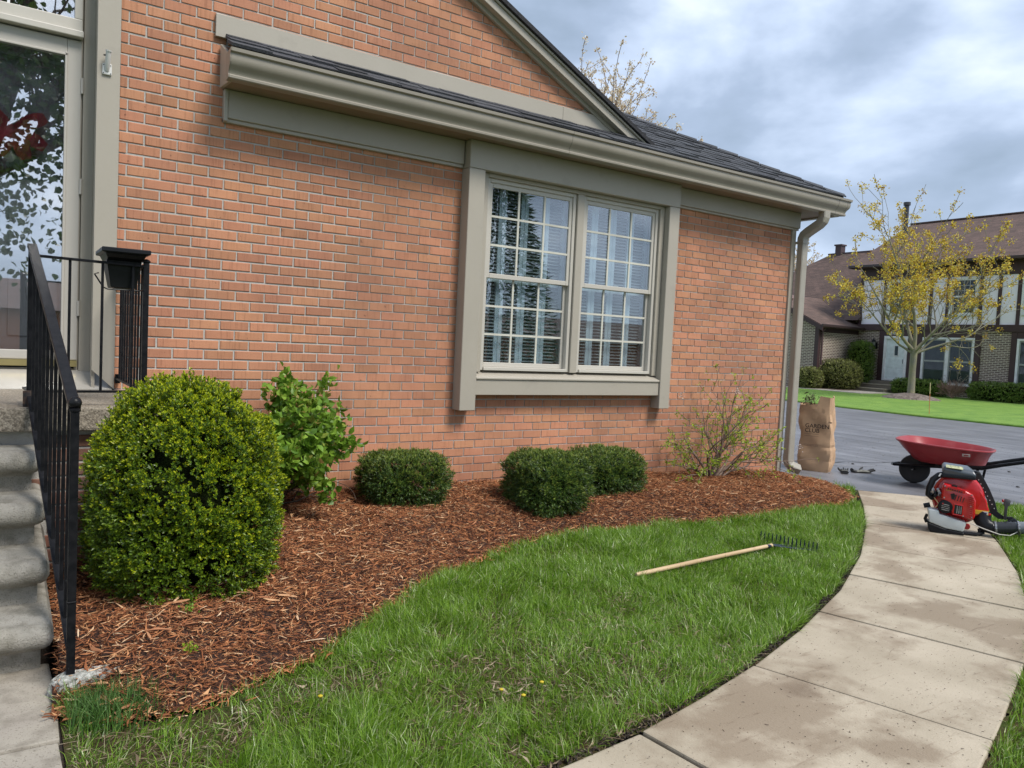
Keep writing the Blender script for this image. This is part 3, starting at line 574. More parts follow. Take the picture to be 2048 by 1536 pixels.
# ---- door recess, storm door, transom
m = MB(); m.prism([(-.180, -.020, 1.105), (-.049, -.020, .979), (-.049, -.020, 4.4), (-.180, -.020, 4.4)], (0, .024, 0)); m.prism([(-.180, .005, .99), (-.172, .24, 1.09), (-.172, .24, 4.4), (-.180, .005, 4.4)], (.02, 0, 0)); m.build('door_side_board', TAUPE, house)
m = MB(); m.box(-.24, -.172, .20, .30, 1.05, 4.4); m.box(-.262, -.243, .215, .30, 1.05, 4.4); m.build('door_jamb', TAUPE, house, bevel=.003)
m = MB(); m.prism([(-1.42, -.02, .978), (-1.42, .24, 1.10), (-1.42, .24, .96), (-1.42, -.02, .96)], (1.36, 0, 0)); m.build('door_sill_pan', M('taupe_sill_metal', (.40, .375, .33), rough=.25, nscale=2, namt=.3, col2=(.33, .31, .27)), house)
door = empty('storm_door', (-.75, .22, 1.1)); door.parent = house; door.location = Vector((-.75, .22, 1.1))-house.location
DOORP = M('warm_grey_door_paint', (.47, .445, .40), rough=.3, nscale=2, namt=.15, col2=(.43, .41, .37))
DX0, DX1 = -1.20, -.250
m = MB(); m.box(DX0, DX0+.085, .205, .24, 1.155, 3.235); m.box(DX1-.082, DX1, .205, .24, 1.155, 3.235); m.box(DX0+.085, DX1-.082, .205, .24, 3.135, 3.235); m.box(DX0+.085, DX1-.082, .205, .24, 1.155, 1.215); m.build('door_frame', DOORP, door, bevel=.006, seg=2)
m = MB(); m.box(DX0+.08, DX0+.095, .196, .206, 1.20, 3.15); m.box(DX1-.095, DX1-.08, .196, .206, 1.20, 3.15); m.box(DX0+.08, DX1-.08, .196, .206, 3.125, 3.14); m.build('glazing_bead', DOORP, door, bevel=.003)
m = MB(); m.box(DX0+.085, DX1-.082, .214, .219, 1.215, 3.135); m.build('glass_panel', GLASS_D, door)
m = MB(); m.box(DX0, DX1, .195, .24, 1.112, 1.153); m.build('brass_threshold', M('brass', (.48, .40, .18), rough=.35, metal=.7, nscale=8, namt=.3), door)
for z in (2.95, 2.3, 1.5):
    m = MB(); m.tube([(-.246, .198, z-.05), (-.246, .198, z+.05)], .008, 8); m.build('hinge', DOORP, door)
m = MB(); m.box(DX0+.02, DX1-.02, .30, .34, 1.13, 3.2); idr = m.build('inner_door', WHITEP, door)
for xa in (DX0+.16, DX0+.56):
    for za, zb_ in ((1.3, 1.75), (1.85, 2.25)):
        m = MB(); m.box(xa, xa+.28, .290, .300, za, zb_); m.build('door_panel', WHITEP, door, bevel=.008)
m = MB(); m.box(DX0+.12, DX1-.12, .292, .299, 2.32, 3.08); m.build('door_light', M('etched_glass', (.22, .25, .28), rough=.25, nscale=12, namt=.6, col2=(.5, .53, .56)), door)
# transom window
tr = empty('transom_window', (-.7, .22, 3.3)); tr.parent = house; tr.location = Vector((-.7, .22, 3.3))-house.location
m = MB(); m.box(DX0, DX1+.005, .15, .26, 3.245, 3.285); m.box(DX0, DX1, .18, .25, 3.285, 3.365); m.box(DX1-.045, DX1, .18, .25, 3.365, 4.3); m.box(DX0, DX0+.045, .18, .25, 3.365, 4.3); m.build('transom_frame', TAUPE_L, tr, bevel=.005, seg=2)
m = MB(); m.box(DX0+.045, DX1-.045, .21, .214, 3.365, 4.3); m.build('transom_glass', GLASS_D, tr)
m = MB(); m.box(-.66, -.645, .2, .208, 3.365, 4.3); m.build('transom_bar', WHITEP, tr)
m = MB(); m.box(DX0-.2, DX1+.2, .9, .92, .98, 4.4); m.box(DX0-.22, DX0-.2, .3, .9, .98, 4.4); m.box(DX0-.2, DX1+.0, .3, .9, 4.35, 4.4); m.build('hall_lining', DARKROOM, house)
m = MB(); m.box(-1.46, -1.42, -.02, .24, .98, 4.4); m.box(-1.42, -1.205, .2, .3, 1.1, 4.4); m.build('door_jamb', TAUPE, house)
# flag bracket on the side board
fb = empty('flag_bracket', (-.12, -.02, 3.05)); fb.parent = house; fb.location = Vector((-.12, -.02, 3.05))-house.location
WM = M('white_cast_metal', (.68, .68, .66), rough=.35)
m = MB(); m.box(-.152, -.098, -.034, -.020, 2.99, 3.06); m.build('bracket_plate', WM, fb, bevel=.006, seg=2)
m = MB(); m.tube([(-.125, -.030, 3.015), (-.125, -.052, 3.05), (-.122, -.075, 3.13)], [.012, .015, .016], 12); m.tube([(-.122, -.074, 3.124), (-.1215, -.076, 3.132)], [.0185, .0185], 12); m.build('pole_socket', WM, fb, smooth=True)
m = MB(); m.tube([(-.150, -.065, 3.10), (-.13, -.065, 3.10)], .005, 6); m.build('thumb_screw', BLACKPL, fb)
for dx, dz in ((-.145, 3.0), (-.105, 3.0), (-.145, 3.05), (-.105, 3.05)):
    m = MB(); m.tube([(dx, -.037, dz), (dx, -.033, dz)], .003, 6); m.build('screw', BLACKPL, fb)
# wreath with a red bow on the inner door
wr = empty('door_wreath', (-.66, .27, 2.5), 'red ribbon wreath with a white medallion hanging behind the storm door glass', 'wreath')
RED = M('red_ribbon', (.62, .02, .07), rough=.5, nscale=20, namt=.5, col2=(.25, .012, .03))
GRL = leaf_mat('wreath_greens', [(0, (.03, .06, .02)), (1, (.12, .16, .03))])
th = np.linspace(0, 2*PI, 260); P = np.stack([-.66+.13*np.cos(th), np.full(260, .275), 2.5+.13*np.sin(th)], 1)+rng.normal(0, .012, (260, 3)); D = np.stack([np.cos(th)+rng.normal(0, .6, 260), -np.abs(rng.normal(0, .5, 260)), np.sin(th)+rng.normal(0, .6, 260)], 1)
V, T = leaves(P, D, rng.normal(0, 1, (260, 3)), rng.uniform(.03, .06, 260), rng.uniform(.012, .02, 260)); np_mesh('greens', V, T, GRL, wr, kind='stuff')
for a in (-.5, .5, 2.6, 3.7, -1.2, 4.3):
    m = MB(); c0 = Vector((-.62, .25, 2.62)); d = Vector((math.cos(a), 0, math.sin(a))); n = Vector((-d.z, 0, d.x))
    m.loft([[c0+d*t*.20+n*w*1.2+Vector((0, -.02*math.sin(t*PI), 0)) for w in (-.008-.03*math.sin(t*PI*.8), .008+.03*math.sin(t*PI*.8))] for t in np.linspace(0, 1, 7)], close=False); m.build('ribbon_loop', RED, wr)
m = MB(); m.lathe([(.0001, 0), (.035, 0), (.04, .006), (.03, .012), (.0001, .014)], (-.645, .26, 2.44), axis=(0, -1, 0), n=20); m.build('medallion', WM, wr, smooth=True)

# ------------------------------------------------------------------ front steps, porch and railings
steps = empty('front_steps', (-.9, -1.7, 0), 'concrete front steps with rounded nosings rising to the porch left of the round bush', 'steps')
STEPM = M('worn_step_concrete', (.40, .375, .325), rough=.8, nscale=7, namt=.5, col2=(.26, .245, .21), detail=7, bump=.7, bscale=150, bdist=.008, spots=(170, .60, (.15, .135, .11), .8), dirt=(11, .46, .66, (.15, .14, .11), .75))
SX0, SX1 = -1.95, -.49
noseY = [-1.41, -1.67, -1.93, -2.17]; topZ = [.78, .585, .39, .195]
for i in range(4):
    yn, zt = noseY[i], topZ[i]; yb = -1.15; zl = zt-.195; sx = SX1-.005*i+.012*i
    r = .05; prof = [(yb, zt+.004), (yn+r, zt)]
    prof += [(yn+r-r*math.sin(a), zt-r+r*math.cos(a)) for a in np.linspace(.2, PI*.86, 9)]
    prof += [(yn+.062, zt-.104), (yn+.088, zt-.122), (yn+.092, zl-.012), (yb, zl-.012)]
    m = MB(); k = .02; tp = prof[:-3]+[(yn+.06, zt-.104), (yb, zt-.104)]; cy_c, cz_c = sum(p[0] for p in tp)/len(tp), zt-.05
    m.loft([[(sx, cy_c+(y-cy_c)*(.93 if y > yn+.1 else 1)+(.030 if y < yn+.09 else 0), cz_c+(z-cz_c)*.45) for y, z in tp], [(sx-.012, y+(.010 if y < yn+.09 else 0), cz_c+(z-cz_c)*.86) for y, z in tp], [(sx-.032, y, z) for y, z in tp], [(SX0, y, z) for y, z in tp]])
    m.prism([(sx-.042, yn+.062, zt-.102), (sx-.042, yn+.088, zt-.122), (sx-.042, yn+.090, zl-.012), (sx-.042, yb, zl-.012), (sx-.042, yb, zt-.102)], (SX0-sx+.05, 0, 0)); m.build('step', STEPM, steps, smooth=True, angle=38)
m = MB(); m.box(-1.97, .09, -1.205, -.003, .855, .975); m.build('porch_slab', AGG, steps, bevel=.012, seg=2)
m = MB(); m.box(-1.9, .07, -1.13, -.003, .0, .853); m.build('porch_base', MORTAR, steps)
PB = M('porch_brick', (.25, .115, .075), coords='World', rough=.9, nscale=8, namt=.5, col2=(.17, .09, .065), objr=.22, bump=.25, bscale=150, bdist=.004, dirt=(3, .45, .6, (.23, .20, .17), .7))
PBM = brick_mesh(); PBM.materials[0] = PB
for r in range(11):
    z = .06+r*.0735
    for c in range(3):
        xa = -.56+(c+(0 if r % 2 else .5))*LX; xb = min(xa+.193, .074)
        if xa > .03 or z > .83: continue
        o = bpy.data.objects.new('brick', PBM); C.objects.link(o); o.parent = steps; o.location = Vector(((xa+xb)/2, -1.1365+rng.uniform(-.001, .001), z))-steps.location; o.scale = ((xb-xa)/.1932, 1, 1.03)
    for c in range(5):
        ya = -1.13+c*LX*.5*2+(0 if r % 2 else -.1)
        yb = min(ya+.193, -.01); ya = max(ya, -1.13)
        if yb-ya < .05: continue
        o = bpy.data.objects.new('brick', PBM); C.objects.link(o); o.parent = steps; o.rotation_euler = (0, 0, PI/2); o.location = Vector((.0765, (ya+yb)/2, z))-steps.location; o.scale = ((yb-ya)/.1932, 1, 1.03)

rail = empty('porch_railing', (-.5, -1.7, 0), 'black iron railing with ball topped newel post running down the front steps', 'railing')
def bar(name, a, b, w, parent=rail, n=4, mat=BLACKP):
    a = Vector(a); b = Vector(b); d = (b-a).normalized(); s = Vector((1, 0, 0)) if abs(d.x) < .6 else Vector((0, 1, 0)); s = (s-s.dot(d)*d).normalized(); t = d.cross(s); m = MB(); ww, hh = (w if isinstance(w, tuple) else (w, w))
    m.loft([[p+s*ww/2*i+t*hh/2*j for i, j in ((-1, -1), (1, -1), (1, 1), (-1, 1))] for p in (a, b)]); return m.build(name, mat, parent, bevel=.0018)
P1 = Vector((-.54, -1.13, .975)); P2 = Vector((-.022, -1.12, .975)); P3 = Vector((-.425, -2.385, .0)); P4 = Vector((-.03, -.03, .975))
# porch section
bar('post', P1-Vector((0, 0, .0)), P1+Vector((0, 0, .785)), .030); bar('post', P2, P2+Vector((0, 0, .765)), .028)
for p, h in ((P1, .785), (P2, .765)):
    m = MB(); m.lathe([(.017, 0), (.021, .004), (.021, .010), (.014, .016), (.004, .020)], p+Vector((0, 0, h)), n=12); m.build('post_cap', BLACKP, rail, smooth=True)
bar('top_rail', P1+Vector((0, 0, .752)), P2+Vector((0, 0, .745)), (.030, .013)); bar('bottom_rail', P1+Vector((0, 0, .075)), P2+Vector((0, 0, .075)), (.026, .012))
bar('top_rail', P2+Vector((0, 0, .745)), P4+Vector((0, 0, .745)), (.030, .013)); bar('bottom_rail', P2+Vector((0, 0, .075)), P4+Vector((0, 0, .075)), (.026, .012))
for x in (-.375, -.228, -.085): bar('baluster', (x, -1.125, 1.055), (x, -1.125, 1.72), .013)
for k in range(9): bar('baluster', (-.025, -1.0+k*.115, 1.055), (-.025, -1.0+k*.115, 1.715), .012)
bar('wall_bracket', (-.03, -.03, 1.02), (-.03, -.03, 1.08), .03); bar('wall_bracket', (-.03, -.06, 1.05), (-.03, -.0, 1.05), (.02, .04))
# left side section beyond the steps
bar('bottom_rail', (-.54, -1.13, 1.05), (-.56, -.9, 1.05), (.02, .012))
# stair section
m = MB(); N_ = 14
topA = P1+Vector((0, -.005, .80)); topB = P3+Vector((0, .0, 1.085))
bar('stair_rail', topA, topB, (.040, .020)); bar('stair_rail_web', topA-Vector((0, 0, .018)), topB-Vector((0, 0, .018)), (.030, .014))
botA = P1+Vector((.0, -.02, .06)); botB = P3+Vector((0, .03, .165)); bar('stair_bottom_rail', botA, botB, (.030, .014))
m = MB(); m.loft([[P1+Vector((dx, -.03+dy, -.11)) for dx, dy in ((-.03, -.01), (.03, -.01), (.03, .01), (-.03, .01))], [P1+Vector((dx, -.03+dy, .08)) for dx, dy in ((-.03, -.01), (.03, -.01), (.03, .01), (-.03, .01))]]).build('mount_plate', M('rusty_iron', (.10, .055, .035), rough=.8, nscale=40, namt=.8, col2=(.02, .02, .022)), rail)
for k in range(1, 11):
    t = k/11; a = botA.lerp(botB, t); b = topA.lerp(topB, t); bar('baluster', a, b-Vector((0, 0, .015)), .014)
bar('newel_post', P3+Vector((0, 0, -.03)), P3+Vector((0, 0, 1.075)), .029)
m = MB(); m.lathe([(.015, 0), (.020, .003), (.020, .010), (.010, .016), (.012, .02)], P3+Vector((0, 0, 1.072)), n=14); m.sphere(P3+Vector((0, 0, 1.106)), .023); m.build('ball_finial', BLACKP, rail, smooth=True)
bar('post_sleeve', P3+Vector((0, 0, .35)), P3+Vector((0, 0, .358)), .032)
ft = MB(); lp = []
for k, (z, s) in enumerate(((-.06, 1.0), (.02, 1.05), (.062, .95), (.08, .7))):
    lp.append([(-.36+s*.14*math.cos(a)*(1+.18*math.sin(3*a+1)), -2.40+s*.055*math.sin(a)*(1+.2*math.cos(2*a)), z+.006*math.sin(5*a+k)) for a in np.linspace(0, 2*PI, 16, endpoint=False)])
ft.loft(lp); tag(ft.build('concrete_footing', M('pale_rough_footing', (.50, .50, .46), rough=.95, nscale=50, namt=.9, col2=(.20, .20, .17), bump=.9, bscale=70, bdist=.02), smooth=False), 'pale rough lump of concrete around the foot of the black newel post', 'footing')
# railing planter
pl = empty('railing_planter', (-.13, -1.05, 1.6), 'black plastic planter box hooked over the top rail of the porch railing', 'planter')
def ring(x0, x1, y0, y1, z): return [(x0, y0, z), (x1, y0, z), (x1, y1, z), (x0, y1, z)]
m = MB(); m.loft([ring(-.185, -.065, -1.085, -.93, 1.60), ring(-.20, -.050, -1.10, -.91, 1.69), ring(-.208, -.042, -1.105, -.90, 1.742), ring(-.212, -.038, -1.16, -.89, 1.752), ring(-.222, -.028, -1.185, -.88, 1.772)]); m.build('planter_body', BLACKPL, pl, bevel=.003)
m = MB()
o_ = ring(-.240, -.010, -1.20, -.86, 0); i_ = ring(-.222, -.028, -1.182, -.878, 0)
m.loft([[Vector(p)+Vector((0, 0, 1.772)) for p in i_], [Vector(p)+Vector((0, 0, 1.776)) for p in o_], [Vector(p)+Vector((0, 0, 1.80)) for p in o_], [Vector(p)+Vector((0, 0, 1.80)) for p in i_], [Vector(p)+Vector((0, 0, 1.775)) for p in i_]]); m.build('planter_rim', BLACKPL, pl, bevel=.004)
m = MB(); m.tube([(-.235, -1.0, 1.675), (-.255, -1.0, 1.668), (-.215, -1.02, 1.60), (-.20, -1.09, 1.588), (-.05, -1.09, 1.588), (-.01, -1.02, 1.61)], .004, 6); m.build('wire_holder', BLACKPL, pl)
m = MB(); m.box(-.165, -.09, -1.05, -.96, 1.594, 1.599); m.build('drain_plug', M('grey_plug', (.3, .3, .27)), pl)

# ------------------------------------------------------------------ mulch
MULCOL = leaf_mat('shredded_mulch', [(0, (.050, .019, .010)), (.18, (.165, .058, .026)), (.50, (.305, .112, .047)), (.80, (.44, .185, .078)), (.935, (.58, .32, .155)), (1, (.68, .48, .30))], rough=.85, trans=0, spec=.2)
def scatter(poly, n, seed, pad=0):
    r = np.random.default_rng(seed); xs = [p[0] for p in poly]; ys = [p[1] for p in poly]; x = r.uniform(min(xs)-pad, max(xs)+pad, n*3); y = r.uniform(min(ys)-pad, max(ys)+pad, n*3)
    ok = in_poly(x, y, poly); return x[ok][:n], y[ok][:n]
def slivers(x, y, z, L, W, H, tilt, r):
    n = len(x); a = r.uniform(0, PI*2, n); D = unit(np.stack([np.cos(a), np.sin(a), r.normal(0, tilt, n)], 1)); S = unit(np.cross(D, np.array([0, 0, 1.0]))+np.stack([np.zeros(n), np.zeros(n), r.normal(0, .5, n)], 1)); U = unit(np.cross(S, D))
    P = np.stack([x, y, z], 1); L = L[:, None]; W = W[:, None]; H = H[:, None]; bend = r.normal(0, .12, n)[:, None]*L
    e = lambda t, s: P+D*L*t+S*W*s+S*bend*(1-4*t*t)
    tp = lambda t: P+D*L*t+U*H+S*bend*(1-4*t*t)
    V = np.stack([e(-.5, -.28), e(-.5, .28), e(0, -.5), e(0, .5), e(.5, -.2), e(.5, .2), tp(-.4), tp(.4)], 1).reshape(-1, 3)
    f = np.array([[0, 2, 6], [2, 7, 6], [2, 4, 7], [1, 6, 3], [3, 6, 7], [3, 7, 5], [0, 6, 1], [4, 5, 7]])
    return V, (np.arange(n)[:, None, None]*8+f[None]).reshape(-1, 3)
r = np.random.default_rng(3)
mx_, my_ = scatter(MULCH_POLY, 118000, 11)
# a few strays over the lawn edge
keepm = np.ones(len(mx_), bool); mz_ = mulch_z(mx_, my_)+r.uniform(-.012, .012, len(mx_))
Lm = r.lognormal(math.log(.025), .5, len(mx_)).clip(.012, .11); Wm = Lm*r.uniform(.035, .11, len(mx_)); Wm = Wm.clip(.0011, .0055)
A = slivers(mx_, my_, mz_, Lm, Wm, Wm*.6, .28, r)
x2, y2 = scatter(MULCH_POLY, 1500, 12); w2 = np.exp(-((x2-.3)**2)/3.5); ok = r.random(len(x2)) < .12+.88*w2; x2, y2 = x2[ok], y2[ok]; L2 = r.lognormal(math.log(.045), .4, len(x2)).clip(.02, .12); W2 = (L2*r.uniform(.08, .22, len(x2))).clip(.003, .017)
B = slivers(x2, y2, mulch_z(x2, y2)+.012, L2, W2, W2*.3, .18, r)
ex = []
for i in range(len(MULCH_EDGE)-1):
    (xa, ya), (xb, yb) = MULCH_EDGE[i], MULCH_EDGE[i+1]; n = int(math.hypot(xb-xa, yb-ya)*420); t = r.random(n); ex.append(np.stack([xa+(xb-xa)*t, ya+(yb-ya)*t], 1))
ex = np.concatenate(ex)+r.normal(0, .028, (sum(len(e) for e in ex), 2)); Le = r.uniform(.015, .06, len(ex)); We = Le*r.uniform(.07, .2, len(ex))
Ce = slivers(ex[:, 0], ex[:, 1], .004+r.uniform(0, .014, len(ex)), Le, We, We*.5, .3, r)
V, T = merge([A, Ce]); np_mesh('shredded_mulch', V, T, MULCOL, None, kind='stuff')
CHIP = leaf_mat('pale_wood_chips', [(0, (.20, .075, .035)), (.6, (.40, .18, .09)), (.85, (.58, .34, .18)), (1, (.68, .50, .33))], rough=.8, trans=0, spec=.2)
np_mesh('wood_chips', B[0], B[1], CHIP, None, kind='stuff')

# ------------------------------------------------------------------ grass
def blades(x, y, z0, h, w, r, lean=.45, bend=.5):
    n = len(x); a = r.normal(0, 1.15, n)+vnoise(x, y, 2.7, 61)*9+vnoise(x, y, 7.5, 62)*5; ln = np.abs(r.normal(0, lean, n)); dx = np.cos(a)*ln; dy = np.sin(a)*ln; b2 = r.uniform(0, bend, n)
    P = np.stack([x, y, z0], 1); d1 = unit(np.stack([dx, dy, np.ones(n)], 1)); d2 = unit(np.stack([dx*(1+3*b2), dy*(1+3*b2), np.ones(n)-b2*.9], 1)); f = r.uniform(0, PI, n); S = np.stack([np.cos(f), np.sin(f), np.zeros(n)], 1)
    h = h[:, None]; w = w[:, None]; m1 = P+d1*h*.5; tip = m1+d2*h*.55
    V = np.stack([P-S*w*.5, P+S*w*.5, m1-S*w*.45, m1+S*w*.45, tip], 1).reshape(-1, 3)
    T = (np.arange(n)[:, None, None]*5+np.array([[0, 1, 3], [0, 3, 2], [2, 3, 4]])[None]).reshape(-1, 3); return V, T
GRASS = leaf_mat('fresh_grass_blades', [(0, (.065, .145, .012)), (.30, (.135, .265, .018)), (.65, (.225, .385, .032)), (.90, (.33, .48, .10)), (.94, (.48, .56, .30)), (1, (.50, .46, .28))], rough=.30, trans=.38, spec=.6)
def lawn_blades(poly, dens, seed, hbase=.058, wb=.0034):
    xs = [p[0] for p in poly]; ys = [p[1] for p in poly]; area = (max(xs)-min(xs))*(max(ys)-min(ys)); r = np.random.default_rng(seed); n = int(area*dens); x = r.uniform(min(xs), max(xs), n); y = r.uniform(min(ys), max(ys), n)
    x = x+.02*np.sin(y*31)+.015*np.sin(x*23); ok = in_poly(x, y, poly)
    de = poly_dist(x, y, WALK_L, False); dr_ = poly_dist(x, y, WALK_R, False); ok &= (de > .010+.030*vnoise(x, y, 9, 3)) & (dr_ > .004+.02*vnoise(x, y, 9, 3))
    dm = dist_edge(x, y); ok &= dm > -.01+.035*vnoise(x, y, 11, 14)
    bare = vnoise(x, y, 1.9, 21)*.6+vnoise(x, y, 6, 22)*.4
    near_front = np.clip((1.7-x)/1.6, 0, 1)*np.clip((-2.50-y)/.3, 0, 1); jit = .5+vnoise(x, y, 14, 71); holes = np.zeros(len(x), bool)
    for hx_, hy_, ha_, hb_ in ((-.11, -3.05, .075, .07), (.14, -3.15, .06, .03), (.30, -3.09, .08, .03), (.57, -3.28, .06, .03), (-.42, -2.90, .05, .16), (.62, -2.82, .04, .025)): holes |= ((x-hx_)/ha_)**2+((y-hy_)/hb_)**2 < jit
    pr = np.clip(1.25-1.1*(bare > .62)*1.0, .35, 1); pr = pr*(1-.70*near_front*(bare > .38))
    ok &= r.random(n) < np.where(holes, .12, pr)
    dist = np.hypot(x+.64, y+5.62); ok &= r.random(n) < np.clip(1.25-dist*.085, .45, 1)
    x, y, dist = x[ok], y[ok], dist[ok]
    hh = hbase*(.55+.75*vnoise(x, y, 2.6, 31))*r.uniform(.6, 1.3, len(x)); ww = wb*(.8+dist*.10)*r.uniform(.7, 1.3, len(x))
    return x, y, hh, ww, r
x, y, h, w, r = lawn_blades(LAWN_POLY, 27000, 41, .080, .0028); np_mesh('lawn_grass', *blades(x, y, np.full(len(x), -.014), h, w, r, lean=.85, bend=.9), GRASS, None, kind='stuff')
x, y, h, w, r = lawn_blades([(x_-(.02 if i_ < 10 else 0), y_+(.04 if i_ < 10 else 0)) for i_, (x_, y_) in enumerate(RL_POLY)], 19000, 42, .078); k = (y > -5.0) & (x > 1.8) & ((x < 4.4) | (y > -4.3)); np_mesh('right_lawn_grass', *blades(x[k], y[k], np.full(k.sum(), -.014), h[k], w[k], r, lean=.5, bend=.7), GRASS, None, kind='stuff')
# thicker clump by the newel post, edge tuft by the bed tip
r = np.random.default_rng(5); n = 1500; x = r.normal(-.32, .085, n); y = r.normal(-2.60, .075, n); k = (x > -.45) & (y < -2.455); tuft = np_mesh('grass_clump', *blades(x[k], y[k], np.full(k.sum(), -.012), r.uniform(.06, .13, k.sum()), r.uniform(.003, .0045, k.sum()), r, lean=.35, bend=.6), leaf_mat('blue_green_blades', [(0, (.04, .10, .018)), (.6, (.09, .19, .04)), (1, (.17, .28, .09))], trans=.3), None, kind='stuff')
# dry thatch lying in the thin part of the lawn, fallen bits
r = np.random.default_rng(6); x = r.uniform(-.46, 2.4, 9000); y = r.uniform(-3.7, -2.3, 9000); k = in_poly(x, y, LAWN_POLY) & (dist_edge(x, y) > .1) & (vnoise(x, y, 1.9, 21)*.6+vnoise(x, y, 6, 22)*.4 > .42); x, y = x[k], y[k]
np_mesh('dry_thatch', *slivers(x, y, r.uniform(-.006, .02, len(x)), r.uniform(.02, .07, len(x)), r.uniform(.001, .003, len(x)), np.full(len(x), .001), .35, r), leaf_mat('dry_straw', [(0, (.07, .045, .025)), (.55, (.19, .135, .08)), (1, (.40, .33, .22))], trans=.1), None, kind='stuff')
# soil crumbs along the walk edge
V_ = []; r = np.random.default_rng(8); v = r.random(2600)*sL[-1]; ep = np.stack([np.interp(v, sL, PL[:, 0]), np.interp(v, sL, PL[:, 1])], 1)+r.normal(0, .012, (2600, 2))+np.array([-.012, .022]); ok = in_poly(ep[:, 0], ep[:, 1], LAWN_POLY); ep = ep[ok]
np_mesh('soil_crumbs', *slivers(ep[:, 0], ep[:, 1], r.uniform(-.012, .002, len(ep)), r.uniform(.008, .022, len(ep)), r.uniform(.004, .01, len(ep)), np.full(len(ep), .005), .3, r), SOIL, None, kind='stuff')
r = np.random.default_rng(29); v = r.random(1500)*sL[-1]; u_ = r.random(1500)**1.0; pl_ = np.stack([np.interp(v, sL, PL[:, 0]), np.interp(v, sL, PL[:, 1])], 1); pr_ = np.stack([np.interp(v/sL[-1]*sR[-1], sR, PR[:, 0]), np.interp(v/sL[-1]*sR[-1], sR, PR[:, 1])], 1); q = pl_+(pr_-pl_)*u_[:, None]
np_mesh('walk_grit', *slivers(q[:, 0], q[:, 1], np.full(1500, .004), r.lognormal(math.log(.006), .5, 1500), r.uniform(.0015, .004, 1500), np.full(1500, .0015), .1, r), leaf_mat('grit_and_bits', [(0, (.04, .03, .02)), (.7, (.14, .09, .06)), (1, (.35, .28, .18))], trans=0), None, kind='stuff')
q = np.stack([r.uniform(7.2, 14, 2600), r.uniform(-4, 5, 2600)], 1); k = in_poly(q[:, 0], q[:, 1], [(7.4, .8), (7.45, -.9), (9.4, -3.4), (14, -4), (14, 5), (7.4, 5)]); q = q[k]
np_mesh('driveway_grit', *slivers(q[:, 0], q[:, 1], np.full(len(q), .003), r.lognormal(math.log(.009), .5, len(q)), r.uniform(.003, .008, len(q)), np.full(len(q), .003), .1, r), leaf_mat('road_grit', [(0, (.03, .03, .03)), (.5, (.10, .09, .08)), (1, (.45, .44, .42))], trans=0), None, kind='stuff')
# dandelion like yellow specks
YEL = M('yellow_petal', (.55, .42, .02), rough=.6)
for (x, y) in ((.98, -3.22), (1.03, -3.30), (1.16, -3.24), (.35, -2.95)):
    d = empty('dandelion', (x, y, 0), {.98: 'leftmost of the three yellow dandelions grouped in the front lawn', 1.03: 'yellow dandelion nearest the viewer in the group of three', 1.16: 'rightmost of the three yellow dandelions grouped in the front lawn', .35: 'lone yellow dandelion in the thin grass left of the other three'}[x], 'flower', 'yellow dandelions in the lawn'); m = MB(); m.lathe([(.001, 0), (.008, .002), (.009, .006), (.004, .009), (.0005, .010)], (x, y, .052), n=12); m.build('flower_head', YEL, d); m = MB(); m.tube([(x, y, -.01), (x+.003, y, .052)], .0015, 5); m.build('stem', MATS['fresh_grass_blades'], d)

